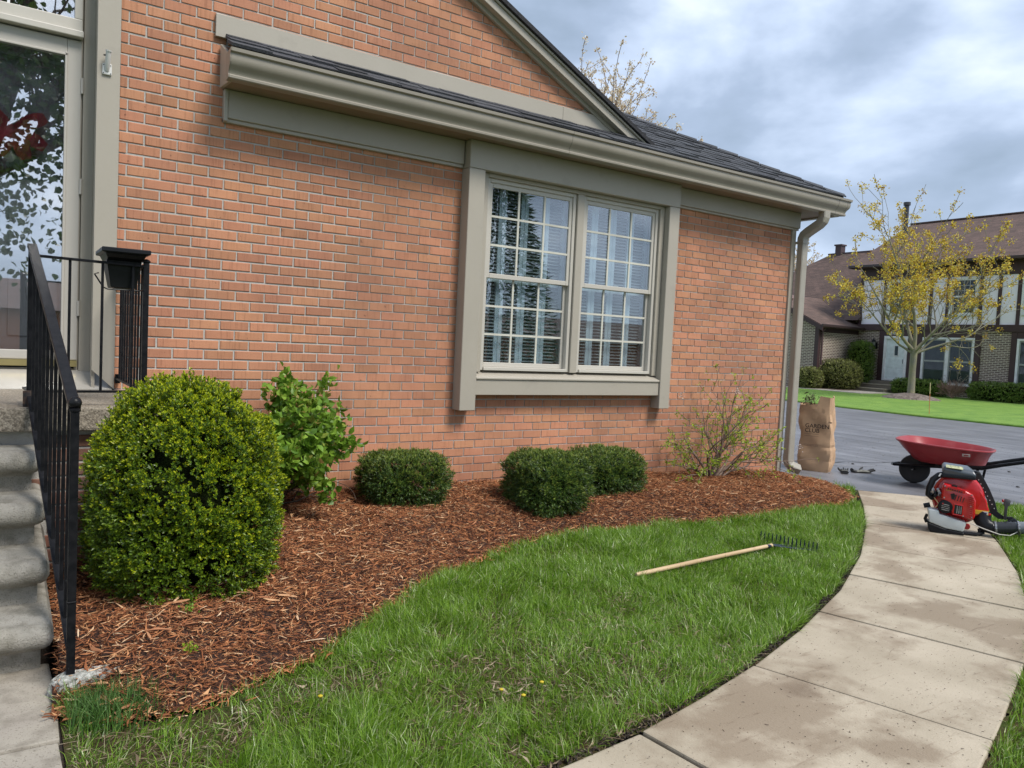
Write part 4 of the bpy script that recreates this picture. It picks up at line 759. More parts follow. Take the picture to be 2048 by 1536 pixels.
# ------------------------------------------------------------------ shrubs
def shrub(name, cen, rad, zb, zt, n, Lr, Wr, mat, label, cat, seed, power=2.6, noise=.05, core=.84, twig=None, group=None, shoot=6, gaps=0, up=.35, core_mat=None, nf=5.0, top_narrow=0, tips=None, bias=0):
    cx, cy = cen; r = np.random.default_rng(seed); root = empty(name, (cx, cy, zb), label, cat, group)
    hz = (zt-zb)/2; zc = (zt+zb)/2; d = unit(r.normal(0, 1, (n, 3)))
    def surf(d):
        e = power; s = (np.abs(d[:, 0])**e+np.abs(d[:, 1])**e+np.abs(d[:, 2])**e)**(-1/e)
        p = d*s[:, None]; t = np.arctan2(d[:, 1], d[:, 0])*nf/2+d[:, 2]*2.1
        bul = 1+noise*(vnoise(t+5, p[:, 2]*nf*.6+3, 1.2, seed)*2-1)+noise*.8*(vnoise(t*2.3, p[:, 2]*nf*1.7+8, 1.5, seed+1)*2-1)
        return p*bul[:, None]
    P0 = surf(d); k = P0[:, 2]; nar = 1-top_narrow*np.clip(k, 0, 1)**2-.16*np.clip(-k-.35, 0, 1)
    P = np.stack([cx+P0[:, 0]*rad[0]*nar, cy+P0[:, 1]*rad[1]*nar, zc+P0[:, 2]*hz], 1)
    Nrm = unit(np.stack([d[:, 0]/rad[0], d[:, 1]/rad[1], d[:, 2]/hz], 1)); depth = np.abs(r.normal(0, 1, n))*min(rad)*.085; P = P-Nrm*depth[:, None]
    if gaps:
        g = vnoise(np.arctan2(d[:, 1], d[:, 0])*4+9, d[:, 2]*5+4, 1.6, seed+7); ok = r.random(n) < np.where(g > 1-gaps, .22, 1); P, Nrm = P[ok], Nrm[ok]
    n = len(P); sd = unit(Nrm+np.array([0, 0, up])+r.normal(0, .30, (n, 3)))
    PP, DD, NN = [], [], []
    for q in range(shoot):
        t = q/shoot; sp = 1.1-.75*t; rd = r.normal(0, 1, (n, 3)); rd = unit(rd-(rd*sd).sum(1, keepdims=True)*sd)
        PP.append(P+sd*Lr[1]*1.6*t); DD.append(unit(sd*(1-.55*sp)+rd*sp)); NN.append(unit(sd+rd*.2))
    if tips is not None:
        pt = np.clip(.26+bias*Nrm[:, 2]+.18*Nrm[:, 0]+.55*(vnoise(np.arctan2(Nrm[:, 1], Nrm[:, 0])*3+7, P[:, 2]*6, 1.3, seed+9)-.45), .03, .95)*(depth[:n] < min(rad)*.10 if len(depth) == n else 1); sel_ = r.random(n) < pt; q = P[sel_]+sd[sel_]*Lr[1]*1.5  # tip share rises upward and towards +X: new growth plus painted sunlight
        q4 = np.repeat(q, 5, 0); s4 = np.repeat(sd[sel_], 5, 0); rd = unit(r.normal(0, 1, (len(q4), 3))); V, T = leaves(q4+rd*.003, unit(s4+rd*.75), rd, r.uniform(Lr[0]*.8, Lr[1]*.95, len(q4)), r.uniform(Wr[0]*.8, Wr[1]*.9, len(q4))); np_mesh('sunlit_new_growth', V, T, tips, root, kind='stuff')
    PP, DD, NN = np.concatenate(PP), np.concatenate(DD), np.concatenate(NN)
    V, T = leaves(PP, DD, NN, r.uniform(Lr[0], Lr[1], len(PP)), r.uniform(Wr[0], Wr[1], len(PP))); np_mesh('foliage', V, T, mat, root, kind='stuff')
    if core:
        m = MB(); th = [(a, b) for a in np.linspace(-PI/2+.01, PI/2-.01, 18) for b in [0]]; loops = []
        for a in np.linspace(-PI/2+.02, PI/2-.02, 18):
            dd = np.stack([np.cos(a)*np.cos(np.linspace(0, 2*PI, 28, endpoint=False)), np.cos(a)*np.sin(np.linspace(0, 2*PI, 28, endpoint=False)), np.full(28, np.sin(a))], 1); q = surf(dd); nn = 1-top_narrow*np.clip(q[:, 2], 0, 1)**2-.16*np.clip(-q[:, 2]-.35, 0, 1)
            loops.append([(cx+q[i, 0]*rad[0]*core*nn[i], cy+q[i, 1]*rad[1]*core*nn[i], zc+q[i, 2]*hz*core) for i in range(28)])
        m.loft(loops).build('shade_core', core_mat or CORE_DARK, root, smooth=True)  # solid dark core: blocks see-through, paints the shade in the leaf gaps
    paths = []
    for i in range(7):
        a = r.uniform(0, 2*PI); paths.append(([(cx+.02*math.cos(a), cy+.02*math.sin(a), zb-.06), (cx+.3*rad[0]*math.cos(a), cy+.3*rad[1]*math.sin(a), zb+hz*.35), (cx+.65*rad[0]*math.cos(a), cy+.65*rad[1]*math.sin(a), zb+hz*.9)], [.011, .008, .004]))
    if twig: paths += twig
    V, T = tubes_np(paths); np_mesh('stems', V, T, BARK, root, kind='stuff')
    return root
CORE_DARK = M('inner_leaf_shade', (.016, .024, .007), rough=1, spec=0, nscale=25, namt=.9, col2=(.012, .014, .008), bump=1, bscale=60, bdist=.03)  # near-black colour stands in for shade inside the shrubs
BOXT = leaf_mat('boxwood_sunlit_new_growth', [(0, (.28, .37, .008)), (.6, (.44, .50, .012)), (1, (.60, .62, .04))], rough=.35, trans=.35, spec=.4)  # lime of young shoots, also paints the sunlit top and right side
BOX = leaf_mat('boxwood_leaves', [(0, (.028, .064, .007)), (.40, (.082, .155, .010)), (.8, (.165, .26, .013)), (1, (.26, .36, .018))], rough=.33, trans=.30, spec=.5)
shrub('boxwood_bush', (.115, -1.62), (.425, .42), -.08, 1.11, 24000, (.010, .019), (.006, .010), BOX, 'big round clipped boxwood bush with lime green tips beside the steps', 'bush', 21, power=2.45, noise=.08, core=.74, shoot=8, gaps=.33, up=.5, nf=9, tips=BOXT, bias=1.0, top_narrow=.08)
YEW = leaf_mat('yew_needles', [(0, (.018, .045, .010)), (.5, (.045, .095, .016)), (.85, (.09, .165, .025)), (1, (.18, .24, .035))], rough=.4, trans=.2, spec=.45)
YEWT = leaf_mat('yew_new_tips', [(0, (.10, .16, .02)), (.7, (.19, .26, .04)), (1, (.32, .33, .07))], trans=.25)
yw = [((1.88, -.42), (.275, .25), .17, .50, 'low dark yew with a brown gap in its middle, left of the window', .30, 31), ((2.95, -.80), (.26, .26), .09, .515, 'low square clipped yew standing nearest the lawn under the window', .0, 32), ((3.82, -.46), (.29, .26), .10, .465, 'low dark yew half hidden behind the nearer one under the window', .06, 33)]
for cen, rad, zb, zt, lb, gp, sd_ in yw:
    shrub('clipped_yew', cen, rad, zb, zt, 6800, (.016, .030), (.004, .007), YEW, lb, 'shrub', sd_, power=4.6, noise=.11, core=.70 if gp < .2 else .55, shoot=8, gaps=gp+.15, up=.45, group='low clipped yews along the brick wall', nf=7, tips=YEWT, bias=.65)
# dead patch on the left yew
r = np.random.default_rng(77); P = np.stack([r.normal(1.86, .03, 130), r.normal(-.68, .02, 130), r.normal(.38, .045, 130)], 1)
dead = np_mesh('dead_sprigs', *leaves(P, unit(r.normal(0, 1, (130, 3))+np.array([0, -.5, -.6])), r.normal(0, 1, (130, 3)), r.uniform(.02, .04, 130), r.uniform(.002, .005, 130)), leaf_mat('dead_needles', [(0, (.12, .05, .03)), (1, (.25, .12, .08))], trans=.1), bpy.data.objects['clipped_yew'], kind='stuff')

def grow(base, dirs, L0, r0, depth, seed, spread=.5, jitter=.25, gravity=0, kids=3, ratio=.72, seg=4, minr=.0015, upb=.15, first=.35):
    """recursive woody growth -> paths, tip list of (point, direction, level)"""
    r = np.random.default_rng(seed); paths, nodes = [], []
    def rec(p, d, L, rad, lv):
        pts = [p]; rs = [rad]; dd = d
        for i in range(seg):
            dd = unit(dd+r.normal(0, jitter/seg**.5, 3)+np.array([0, 0, upb/seg-gravity/seg])); pts.append(pts[-1]+dd*L/seg); rs.append(max(rad*(1-.55*(i+1)/seg), minr))
            if lv >= 1: nodes.append((pts[-1], dd, lv))
        paths.append((np.array(pts), np.array(rs)))
        if lv >= depth: nodes.append((pts[-1], dd, 9)); return
        n = kids if isinstance(kids, int) else kids[min(lv, len(kids)-1)]
        for c in range(n):
            t = first+(1-first)*(c+r.random()*.8)/n; k = min(int(t*seg), seg-1); q = pts[k]+(pts[k+1]-pts[k])*(t*seg-k) if k < seg else pts[-1]
            sd = r.normal(0, 1, 3); sd = unit(sd-np.dot(sd, dd)*dd); nd = unit(dd*(1-spread)+sd*spread*1.3); rec(np.array(q), nd, L*ratio*r.uniform(.75, 1.2), max(rs[min(k+1, seg)]*.72, minr), lv+1)
        rec(pts[-1], unit(dd+r.normal(0, .2, 3)), L*ratio, rs[-1], lv+1)
    for d, l in zip(dirs, L0): rec(np.array(base, float), unit(np.array(d, float)), l, r0, 0)
    return paths, nodes
def cluster_leaves(nodes, per, L, W, seed, levels=(9,), spread=.02, droop=0, sel=1.0):
    r = np.random.default_rng(seed); nd = [n for n in nodes if n[2] in levels and r.random() < sel]; P = np.repeat(np.array([n[0] for n in nd]), per, 0); D = np.repeat(np.array([n[1] for n in nd]), per, 0); k = len(P)
    P = P+r.normal(0, spread, (k, 3)); D = unit(D*.5+r.normal(0, .8, (k, 3))+np.array([0, 0, -droop])); return (leaves6 if L[1] > .07 and W[0] >= .03 and k < 16000 else leaves)(P, D, r.normal(0, 1, (k, 3)), r.uniform(L[0], L[1], k), r.uniform(W[0], W[1], k))
def woody(name, loc, label, cat, bark, paths, foliage, mat, n=5, fname='foliage', group=None, trunk='branches'):
    root = empty(name, loc, label, cat, group)
    np_mesh(trunk, *tubes_np(paths, n), bark, root, smooth=True); 
    if foliage is not None: np_mesh(fname, foliage[0], foliage[1], mat, root, kind='stuff')
    return root
# leafy viburnum behind the boxwood
VIB = leaf_mat('viburnum_leaves', [(0, (.08, .17, .016)), (.5, (.17, .31, .030)), (.9, (.27, .42, .055)), (1, (.28, .18, .06))], rough=.4, trans=.35, spec=.4)
dirs = [(math.cos(a)*s, math.sin(a)*s*.6-.1, 1) for a, s in ((0, .7), (.6, .35), (1.4, .5), (2.6, .3), (3.4, .6), (4.6, .5), (5.4, .6), (-.1, 1.5), (-.5, 1.9), (.2, 2.3), (.1, 1.2), (-.2, .9))]
pth, nod = grow((.78, -.42, .16), dirs, [.46, .50, .46, .48, .44, .44, .48, .50, .46, .44, .52, .55], .010, 2, 51, spread=.45, jitter=.3, kids=3, ratio=.62, seg=3)
r_v = np.random.default_rng(2); nod = [q for q in nod if q[0][1] < -.06 and q[0][0] < (1.36 if q[0][2] > .55 else 1.15) and q[0][2] < 1.12 and (q[0][2] > .42 or r_v.random() < .4)]; pth = [q for q in pth if q[0][:, 1].max() < -.02 and q[0][:, 0].max() < 1.34 and q[0][:, 2].max() < 1.14]
woody('leafy_viburnum', (.90, -.45, .16), 'loose fresh green leafy shrub peeking out behind the round boxwood', 'shrub', BARK, pth, cluster_leaves(nod, 10, (.042, .075), (.030, .050), 52, levels=(1, 2, 9), spread=.030, droop=.25, sel=.95), VIB)
# sparse budding shrub at the corner
TW = M('greybrown_twigs', (.27, .20, .155), rough=.85, nscale=30, namt=.6, col2=(.14, .09, .07))
BUD = leaf_mat('budding_leaves', [(0, (.16, .26, .02)), (.5, (.30, .44, .03)), (.9, (.46, .60, .06)), (1, (.55, .36, .2))], rough=.45, trans=.4, spec=.3)
r = np.random.default_rng(9); dirs = []; L0 = []
for dx, dz, l in ((-1.3, 1, .42), (-.9, 1, .48), (-.45, 1, .50), (-.1, 1, .62), (.1, .9, .40), (.45, 1, .52), (.8, 1, .55), (1.2, .9, .52), (1.9, .8, .48), (-1.6, .8, .36), (2.4, .7, .42), (.6, 1, .5)):
    dirs.append((dx*.9, r.uniform(-.30, .12), dz)); L0.append(l*1.12)
pth, nod = grow((5.47, -.27, .08), dirs, L0, .017, 2, 62, spread=.40, jitter=.34, kids=3, ratio=.66, seg=4, upb=.1, first=.3, minr=.0028)
pth = [q for q in pth if q[0][:, 1].max() < -.03 and q[0][:, 2].max() < 1.32]; nod = [q for q in nod if q[0][1] < -.04 and q[0][2] < 1.3]
bs = woody('budding_shrub', (5.47, -.27, .08), 'sparse twiggy shrub with tiny yellow green leaves before the wall corner', 'shrub', TW, pth, cluster_leaves(nod, 5, (.020, .042), (.010, .019), 63, levels=(2, 9), spread=.010, sel=.62), BUD)
BLO = leaf_mat('pinkish_blossom', [(0, (.5, .40, .36)), (1, (.72, .66, .60))], trans=.3)
for (x, y, z) in ((4.93, -.30, .98), (5.62, -.4, 1.03), (7.10, -.14, .36)):
    P = r.normal(0, .018, (26, 3))+np.array([x, y, z]); np_mesh('blossom', *leaves(P, r.normal(0, 1, (26, 3)), r.normal(0, 1, (26, 3)), np.full(26, .016), np.full(26, .012)), BLO, bs, kind='stuff')
# tiny seedlings in the mulch
for i, (x, y, lb) in enumerate(((.04, -2.13, 'small pale green seedling in the mulch in front of the round bush'), (-.02, -2.44, 'small yellow green sprout in the mulch close to the grass edge'))):
    z = mz(x, y); P = r.normal(0, .016, (36, 3))*np.array([1, 1, .4])+np.array([x, y, z+.02]); s_o = empty('seedling', (x, y, z), lb, 'seedling', 'seedlings in the mulch'); np_mesh('leaves', *leaves(P, r.normal(0, 1, (36, 3))+np.array([0, 0, .6]), r.normal(0, 1, (36, 3)), np.full(36, .016), np.full(36, .009)), VIB if i == 0 else BUD, s_o, kind='stuff')
    np_mesh('stem', *tubes_np([([(x, y, z-.02), (x+.004, y, z+.03)], [.002, .001])]), BUD, s_o)

# ------------------------------------------------------------------ garden rake lying in the grass
rk = empty('garden_rake', (3.4, -2.1, .03), 'garden rake with a pale wooden handle lying in the grass, tines up', 'rake')
WOOD = M('pale_ash_wood', (.56, .42, .25), rough=.6, nscale=3, namt=.5, col2=(.42, .29, .16), stretch=(1, 12, 12), dirt=(9, .55, .7, (.25, .16, .09), .5))
HA = Vector((2.58, -2.26, .030)); HB = Vector((3.97, -2.18, .042))
m = MB(); m.tube([HA, HA.lerp(HB, .02), HA.lerp(HB, .5)+Vector((0, 0, .002)), HB], [.011, .0145, .0145, .0135], 12); m.build('handle', WOOD, rk, smooth=True)
BLUE = M('dark_blue_steel', (.012, .022, .055), rough=.4, metal=.4, nscale=20, namt=.4)
hx = Vector((4.17, -2.17, .014)); hd = Vector((.16, -.36, .0)).normalized(); hw = .20
m = MB(); m.tube([HB-Vector((.06, .005, .002)), HB, hx], [.016, .012, .006], 10); m.build('ferrule', BLUE, rk, smooth=True)
m = MB(); a_ = hx-hd*hw; b_ = hx+hd*hw; m.tube([a_+Vector((0, 0, .01)), hx, b_+Vector((0, 0, -.006))], .0075, 6); m.build('head_bar', BLUE, rk)
for s in (-1, 1):
    m = MB(); m.tube([HB, hx+hd*hw*.5*s+Vector((-.04, 0, .0)), hx+hd*hw*.9*s], .005, 6); m.build('bow_brace', BLUE, rk)
for i in range(15):
    t = i/14; p = a_.lerp(b_, t)+Vector((0, 0, .01-.016*t)); m = MB(); m.tube([p, p+Vector((.003, 0, .03)), p+Vector((.006+random.uniform(-.004, .004), .0, .066))], [.0062, .0058, .003], 6); m.build('tine', BLUE, rk)

# ------------------------------------------------------------------ paper yard bag
bag = empty('paper_yard_bag', (7.86, .16, 0), 'tall brown paper yard waste bag with Garden Club print beside the downspout', 'bag')
KRAFT = M('brown_kraft_paper', (.50, .33, .20), rough=.75, nscale=5, namt=.3, col2=(.45, .285, .165), bump=.3, bscale=30, bdist=.004)
vx = Vector((.40, -.917, 0)).normalized(); vy = Vector((.917, .40, 0)).normalized(); BC = Vector((7.86, .16, 0)); bw, bd = .195, .15; zs = np.linspace(0, .86, 26); n_ = 40; loops = []
rb = np.random.default_rng(15); ph = rb.uniform(0, 6, 8)
for i, z in enumerate(zs):
    lp = []
    for k in range(n_):
        a = 2*PI*k/n_+PI/4; ex = 9; c, s = math.cos(a), math.sin(a); q = (abs(c)**ex+abs(s)**ex)**(-1/ex); u_, v_ = c*q, s*q
        taper = 1-.12*math.exp(-z/.05)+.03*math.sin(z*6+1)
        cr_ = .006*math.sin(z*13+ph[0]+2*math.sin(a*2))+.008*(abs(((z*2.6+a*.65+ph[1]) % 1)-.5)*4-1)+.006*(abs(((z*4.3-a*.95+ph[2]) % 1)-.5)*4-1)-.012*math.exp(-((z-.30)/.015)**2)*(1 if u_ > .2 else .4)-.006*math.exp(-((z-.57)/.010)**2)-.005*math.exp(-((z-.14)/.012)**2)
        dx = u_*(bw*taper+cr_); dy = v_*(bd*taper+cr_); lean = -.02*z+.012*math.sin(z*5)
        zz = z*(1+.0)
        if i == 25: zz = .86+.075*(1 if u_ > .25 else -.55)*(1 if v_ < .9 else .7)+.01*math.sin(a*3)
        if i == 24: zz = .825+.05*(1 if u_ > .25 else -.6)
        if i == 23: zz = .79+.02*(1 if u_ > .25 else -.6)
        lp.append(BC+vx*(dx+lean)+vy*dy+Vector((0, 0, zz)))
    loops.append(lp)
inner = [[BC+(p-BC-Vector((0, 0, p.z)))*.965+Vector((0, 0, p.z-(.0 if j == 0 else .1*j))) for p in loops[-1-j*3]] for j in range(4)]
inner = [[Vector((p.x, p.y, q.z-.10*j)) for p, q in zip(inner[j], loops[-1])] for j in range(4)]
m = MB(); m.loft(loops+inner); m.build('paper_sack', KRAFT, bag, smooth=True, angle=14)
INK = M('dark_print_ink', (.035, .025, .02), rough=.8)
def text_part(name, body, size, pos, xd, nd, mat, parent, bold=.0, align='LEFT', extr=.0004):
    cu = bpy.data.curves.new(name, 'FONT'); cu.body = body; cu.size = size; cu.extrude = extr; cu.offset = bold; cu.align_x = align
    o = bpy.data.objects.new(name+'_curve', cu); C.objects.link(o); bpy.context.view_layer.update(); me = bpy.data.meshes.new_from_object(o.evaluated_get(bpy.context.evaluated_depsgraph_get())); bpy.data.objects.remove(o)
    xd = Vector(xd).normalized(); nd = Vector(nd).normalized(); ud = nd.cross(xd).normalized(); mtx = Matrix(((xd.x, ud.x, nd.x, pos[0]), (xd.y, ud.y, nd.y, pos[1]), (xd.z, ud.z, nd.z, pos[2]), (0, 0, 0, 1))); me.transform(mtx)
    me.materials.clear(); me.materials.append(mat); o = bpy.data.objects.new(name, me); C.objects.link(o); adopt(o, parent); return o
fc = BC-vy*(bd+.033)-vx*.03
text_part('lettering', 'GARDEN', .070, fc+vx*-.085+Vector((0, 0, .545)), vx, -vy, INK, bag, bold=.0008)
text_part('lettering', 'CLUB', .070, fc-vy*.008+vx*-.085+Vector((0, 0, .488)), vx, -vy, INK, bag, bold=.0008)
INK2 = M('faint_print_ink', (.16, .095, .06), rough=.8)
for z in (.468, .44, .335, .32):
    m = MB(); m.box(-.09, .08, -.0004, .0004, -.0016, .0016, Matrix.Translation(fc+Vector((0, 0, z)))@Matrix(((vx.x, -vy.x, 0, 0), (vx.y, -vy.y, 0, 0), (0, 0, 1, 0), (0, 0, 0, 1)))); m.build('printed_line', INK2, bag)
# cuttings poking out of the bag
cut = empty('garden_cuttings', (7.79, .18, .8), 'twigs and leaves poking out of the open paper bag', 'cuttings')
r = np.random.default_rng(19); pp = [([BC-vx*r.uniform(-.02, .17)+vy*r.uniform(-.08, .08)+Vector((0, 0, .62)), BC-vx*r.uniform(.05, .17)+vy*r.uniform(-.1, .1)+Vector((0, 0, .80+r.uniform(0, .14)))], [.004, .002]) for _ in range(16)]
pp = [([tuple(a) for a in p], q) for p, q in pp]; np_mesh('twigs', *tubes_np(pp), BARK, cut, kind='stuff'); e = np.repeat(np.array([p[-1] for p, _ in pp]), 9, 0)+r.normal(0, .03, (144, 3)); np_mesh('leaves', *leaves(e, r.normal(0, 1, (144, 3)), r.normal(0, 1, (144, 3)), r.uniform(.02, .045, 144), r.uniform(.01, .022, 144)), leaf_mat('cut_leaves', [(0, (.05, .04, .025)), (.5, (.10, .12, .04)), (1, (.24, .30, .12))]), cut, kind='stuff')

# work gloves on the driveway
GLV = M('black_glove_fabric', (.014, .015, .016), rough=.7, nscale=40, namt=.6, col2=(.03, .03, .03)); GRYG = M('grey_glove_palm', (.20, .20, .17), rough=.8, nscale=30, namt=.6, col2=(.09, .09, .08))
def glove(base, yaw, label, sc=1.0, cuff=True):
    g = empty('work_glove', base, label, 'glove', 'black work gloves on the driveway'); Rz = Matrix.Rotation(yaw, 4, 'Z'); T = lambda x, y, z: Vector(base)+Rz@Vector((x*sc, y*sc, z*sc))
    m = MB(); m.loft([[T(x, w*math.cos(a), h*(.5+.5*math.sin(a))+.002) for a in np.linspace(0, 2*PI, 14, endpoint=False)] for x, w, h in ((-.11, .045, .02), (-.06, .04, .028), (0, .048, .036), (.06, .05, .030), (.085, .045, .022))]); m.build('palm', GRYG, g, smooth=True)
    m = MB(); m.loft([[T(x, w*math.cos(a), h*(.5+.5*math.sin(a))+.002) for a in np.linspace(0, 2*PI, 14, endpoint=False)] for x, w, h in ((-.14, .05, .05), (-.11, .048, .034), (-.09, .046, .03))]); m.build('cuff', GLV, g, smooth=True)
    for k, (yy, ln, cu) in enumerate(((-.036, .065, .03), (-.012, .08, .02), (.012, .075, .035), (.035, .06, .015))):
        m = MB(); m.tube([T(.07, yy, .016), T(.07+ln*.5, yy*1.1, .018+cu*.6), T(.07+ln, yy*1.2, .014+cu)], [.012*sc, .012*sc, .009*sc], 8); m.build('finger', GLV, g, smooth=True)
    m = MB(); m.tube([T(-.02, .04, .02), T(.01, .075, .04), T(.04, .085, .055)], [.015*sc, .013*sc, .010*sc], 8); m.build('thumb', GLV, g, smooth=True)
glove((8.06, -.12, 0), .6, 'black work glove lying nearest the paper bag, cuff up', .9); glove((8.32, -.20, 0), -.55, 'black and grey work glove lying farther from the paper bag', 1.0)

# ------------------------------------------------------------------ wheelbarrow
wb = empty('wheelbarrow', (8.33, -1.17, 0), 'red poly tray wheelbarrow with black frame parked on the driveway behind the blower', 'wheelbarrow')
wa = -1.30; ax = Vector((math.cos(wa), math.sin(wa), 0)); an = Vector((-ax.y, ax.x, 0)); WC = Vector((8.33, -1.17, 0))
def wt(t, n, z): return WC+ax*t+an*n+Vector((0, 0, z))
def sup(L, W, z, k, tap=-.2, e=3.0, n=44, off=0, drop=0):
    out = []
    for i in range(n):
        a = 2*PI*i/n; c, s = math.cos(a), math.sin(a); p = math.copysign(abs(c)**(2/e), c); q = math.copysign(abs(s)**(2/e), s)*(1+tap*p); out.append(wt(off+p*L/2, q*W/2, z+k*p-drop*(q*q)*.0))
    return out
TRAY = M('faded_red_poly', (.31, .027, .030), rough=.36, nscale=4, namt=.3, col2=(.26, .022, .026), spots=(55, .70, (.10, .02, .02), .5), dirt=(6, .55, .72, (.36, .12, .11), .4))
m = MB(); m.loft([sup(.97, .78, .482, -.024), sup(.985, .795, .492, -.024), sup(.98, .79, .503, -.024), sup(.955, .765, .506, -.024), sup(.93, .74, .497, -.024), sup(.84, .64, .42, -.02, off=.01), sup(.68, .46, .31, -.01, off=.05), sup(.60, .38, .285, -.005, off=.06)], cap=False)
m.loft([sup(.97, .78, .482, -.024), sup(.94, .745, .478, -.024), sup(.85, .65, .41, -.02, off=.01), sup(.70, .475, .295, -.01, off=.05), sup(.60, .38, .272, -.005, off=.06)], cap=False)
m.bm.faces.new([m.bm.verts.new(p) for p in sup(.60, .38, .284, -.005, off=.06)]); m.bm.faces.new([m.bm.verts.new(p) for p in sup(.60, .38, .273, -.005, off=.06)])
bmesh.ops.remove_doubles(m.bm, verts=m.bm.verts[:], dist=.0005); m.build('tray', TRAY, wb, smooth=True, angle=35)
for s in (-1, 1):
    m = MB(); m.tube([wt(-.50, s*.085, .20), wt(-.30, s*.10, .215), wt(.1, s*.19, .262), wt(.42, s*.26, .30), wt(.62, s*.275, .365), wt(1.15, s*.29, .52)], [.018, .020, .022, .024, .020, .018], 8); m.build('frame_bar', BLACKP, wb, smooth=True)
    m = MB(); m.tube([wt(.38, s*.25, .29), wt(.34, s*.25, .02), wt(.20, s*.24, .015)], .015, 8); m.build('leg', BLACKP, wb, smooth=True)
    m = MB(); m.tube([wt(-.28, s*.10, .21), wt(-.28, s*.085, .165)], .012, 6); m.build('axle_bracket', BLACKP, wb)
    m = MB(); m.tube([wt(.98, s*.287, .475), wt(1.16, s*.29, .525)], .021, 10); m.build('grip', BLACKPL, wb, smooth=True)
m = MB(); m.tube([wt(-.50, -.085, .20), wt(-.54, 0, .195), wt(-.50, .085, .20)], .018, 8); m.build('nose_guard', BLACKP, wb, smooth=True)
m = MB(); m.box(-.03, .03, -.25, .25, .262, .280, Matrix.Translation(WC+ax*.22)@Matrix.Rotation(wa, 4, 'Z')); m.box(-.03, .03, -.2, .2, .24, .268, Matrix.Translation(WC-ax*.02)@Matrix.Rotation(wa, 4, 'Z')); m.build('tray_brace', BLACKP, wb)
wh = empty('wheel', wt(-.30, 0, .165)); wh.parent = wb; wh.location = wt(-.30, 0, .165)-wb.location
RUB = M('black_rubber', (.014, .014, .015), rough=.75, nscale=30, namt=.5, col2=(.022, .022, .022))
m = MB(); m.lathe([(.095, -.035), (.13, -.042), (.155, -.036), (.165, -.018), (.166, 0), (.165, .018), (.155, .036), (.13, .042), (.095, .035)], wt(-.30, 0, .166), axis=an, n=32); m.build('tyre', RUB, wh, smooth=True)
m = MB(); m.lathe([(.001, -.03), (.03, -.03), (.04, -.012), (.09, -.015), (.097, -.032), (.097, .032), (.09, .015), (.04, .012), (.03, .03), (.001, .03)], wt(-.30, 0, .166), axis=an, n=24); m.build('rim', BLACKPL, wh, smooth=True)
m = MB(); m.tube([wt(-.30, -.11, .166), wt(-.30, .11, .166)], .008, 8); m.build('axle', M('dull_steel', (.3, .3, .31), rough=.4, metal=.8), wh)
lab = wt(.27, -.318, .425); m = MB(); sd = ax; upv = (an*.35*-1+Vector((0, 0, .94))).normalized(); upv = (Vector((0, 0, 1))+an*-.45).normalized(); nv = sd.cross(upv)
def quad(name, c, sx, sy, w, h, mat, parent, th=.002):
    sx = Vector(sx).normalized(); sy = Vector(sy).normalized(); n = sx.cross(sy); m = MB(); m.prism([c-sx*w/2-sy*h/2, c+sx*w/2-sy*h/2, c+sx*w/2+sy*h/2, c-sx*w/2+sy*h/2], n*th); return m.build(name, mat, parent)
STK = M('white_sticker', (.55, .50, .48), rough=.6)
quad('sticker', lab+nv*.0, sd, upv, .075, .030, STK, wb, .004); quad('sticker_mark', lab+nv*.003-an*.004, sd, upv, .045, .012, M('sticker_red', (.35, .05, .05)), wb, .003); 

# ------------------------------------------------------------------ backpack leaf blower
blw = empty('backpack_blower', (6.0, -2.42, 0), 'red and black petrol backpack leaf blower standing on the sidewalk by the driveway', 'leaf blower')
bu = Vector((.50, -.866, 0)).normalized(); bw_ = Vector((-.866, -.50, 0)).normalized(); B0 = Vector((6.0, -2.42, 0))
def bt(u_, v_, w_=0): return B0+bu*u_*.90+bw_*w_*.85+Vector((0, 0, v_))
REDP = M('glossy_red_plastic', (.50, .008, .012), rough=.25, nscale=9, namt=.3, col2=(.40, .007, .010), coat=.4, dirt=(22, .56, .72, (.22, .03, .025), .5), bump=.06, bscale=60)
REDD = M('dark_red_plastic', (.33, .006, .010), rough=.3, nscale=4, namt=.2)
SIL = M('cast_metal', (.50, .50, .51), rough=.35, metal=.8, nscale=60, namt=.8, col2=(.2, .2, .2))
TANK = M('translucent_tank', (.56, .60, .60), rough=.35, nscale=5, namt=.4, col2=(.46, .51, .51))
vc = (.045, .285)
def disc(cx, cy, prof, n=36):
    m = MB(); m.loft([[bt(cx+r_*math.cos(a), cy+r_*math.sin(a), w_) for a in np.linspace(0, 2*PI, n, endpoint=False)] for r_, w_ in prof]); return m
disc(*vc, [(.12, -.10), (.19, -.095), (.212, -.07), (.215, -.03), (.20, .0), (.17, .015), (.10, .02)]).build('fan_housing', REDP, blw, smooth=True, angle=30)
m = MB()
m.loft([[bt(vc[0]+.13*math.cos(a), vc[1]+.13*math.sin(a), w_) for a in (0,)]+[bt(vc[0]+r_*math.cos(a), vc[1]+r_*math.sin(a), w_) for a, r_ in ((-.5, .215), (0, .218), (.6, .214), (1.1, .213))] for w_ in (-.095, .005)])
m = MB()
fl = []
for t, (cu_, cv_, wd, dp) in enumerate(((.11, .38, .10, .05), (.17, .34, .11, .05), (.215, .28, .105, .052), (.235, .22, .10, .055), (.245, .175, .10, .058))):
    a = (-.9, -1.05, -1.25, -1.42, -1.5)[t]; nx, ny = -math.sin(a), math.cos(a); fl.append([bt(cu_+nx*wd*.55*i, cv_+ny*wd*.55*i, -.04+dp*j) for i, j in ((-1, -.8), (-.8, -1), (.8, -1), (1, -.8), (1, .8), (.8, 1), (-.8, 1), (-1, .8))])
m.loft(fl).build('outlet_duct', REDP, blw, smooth=True, angle=30)
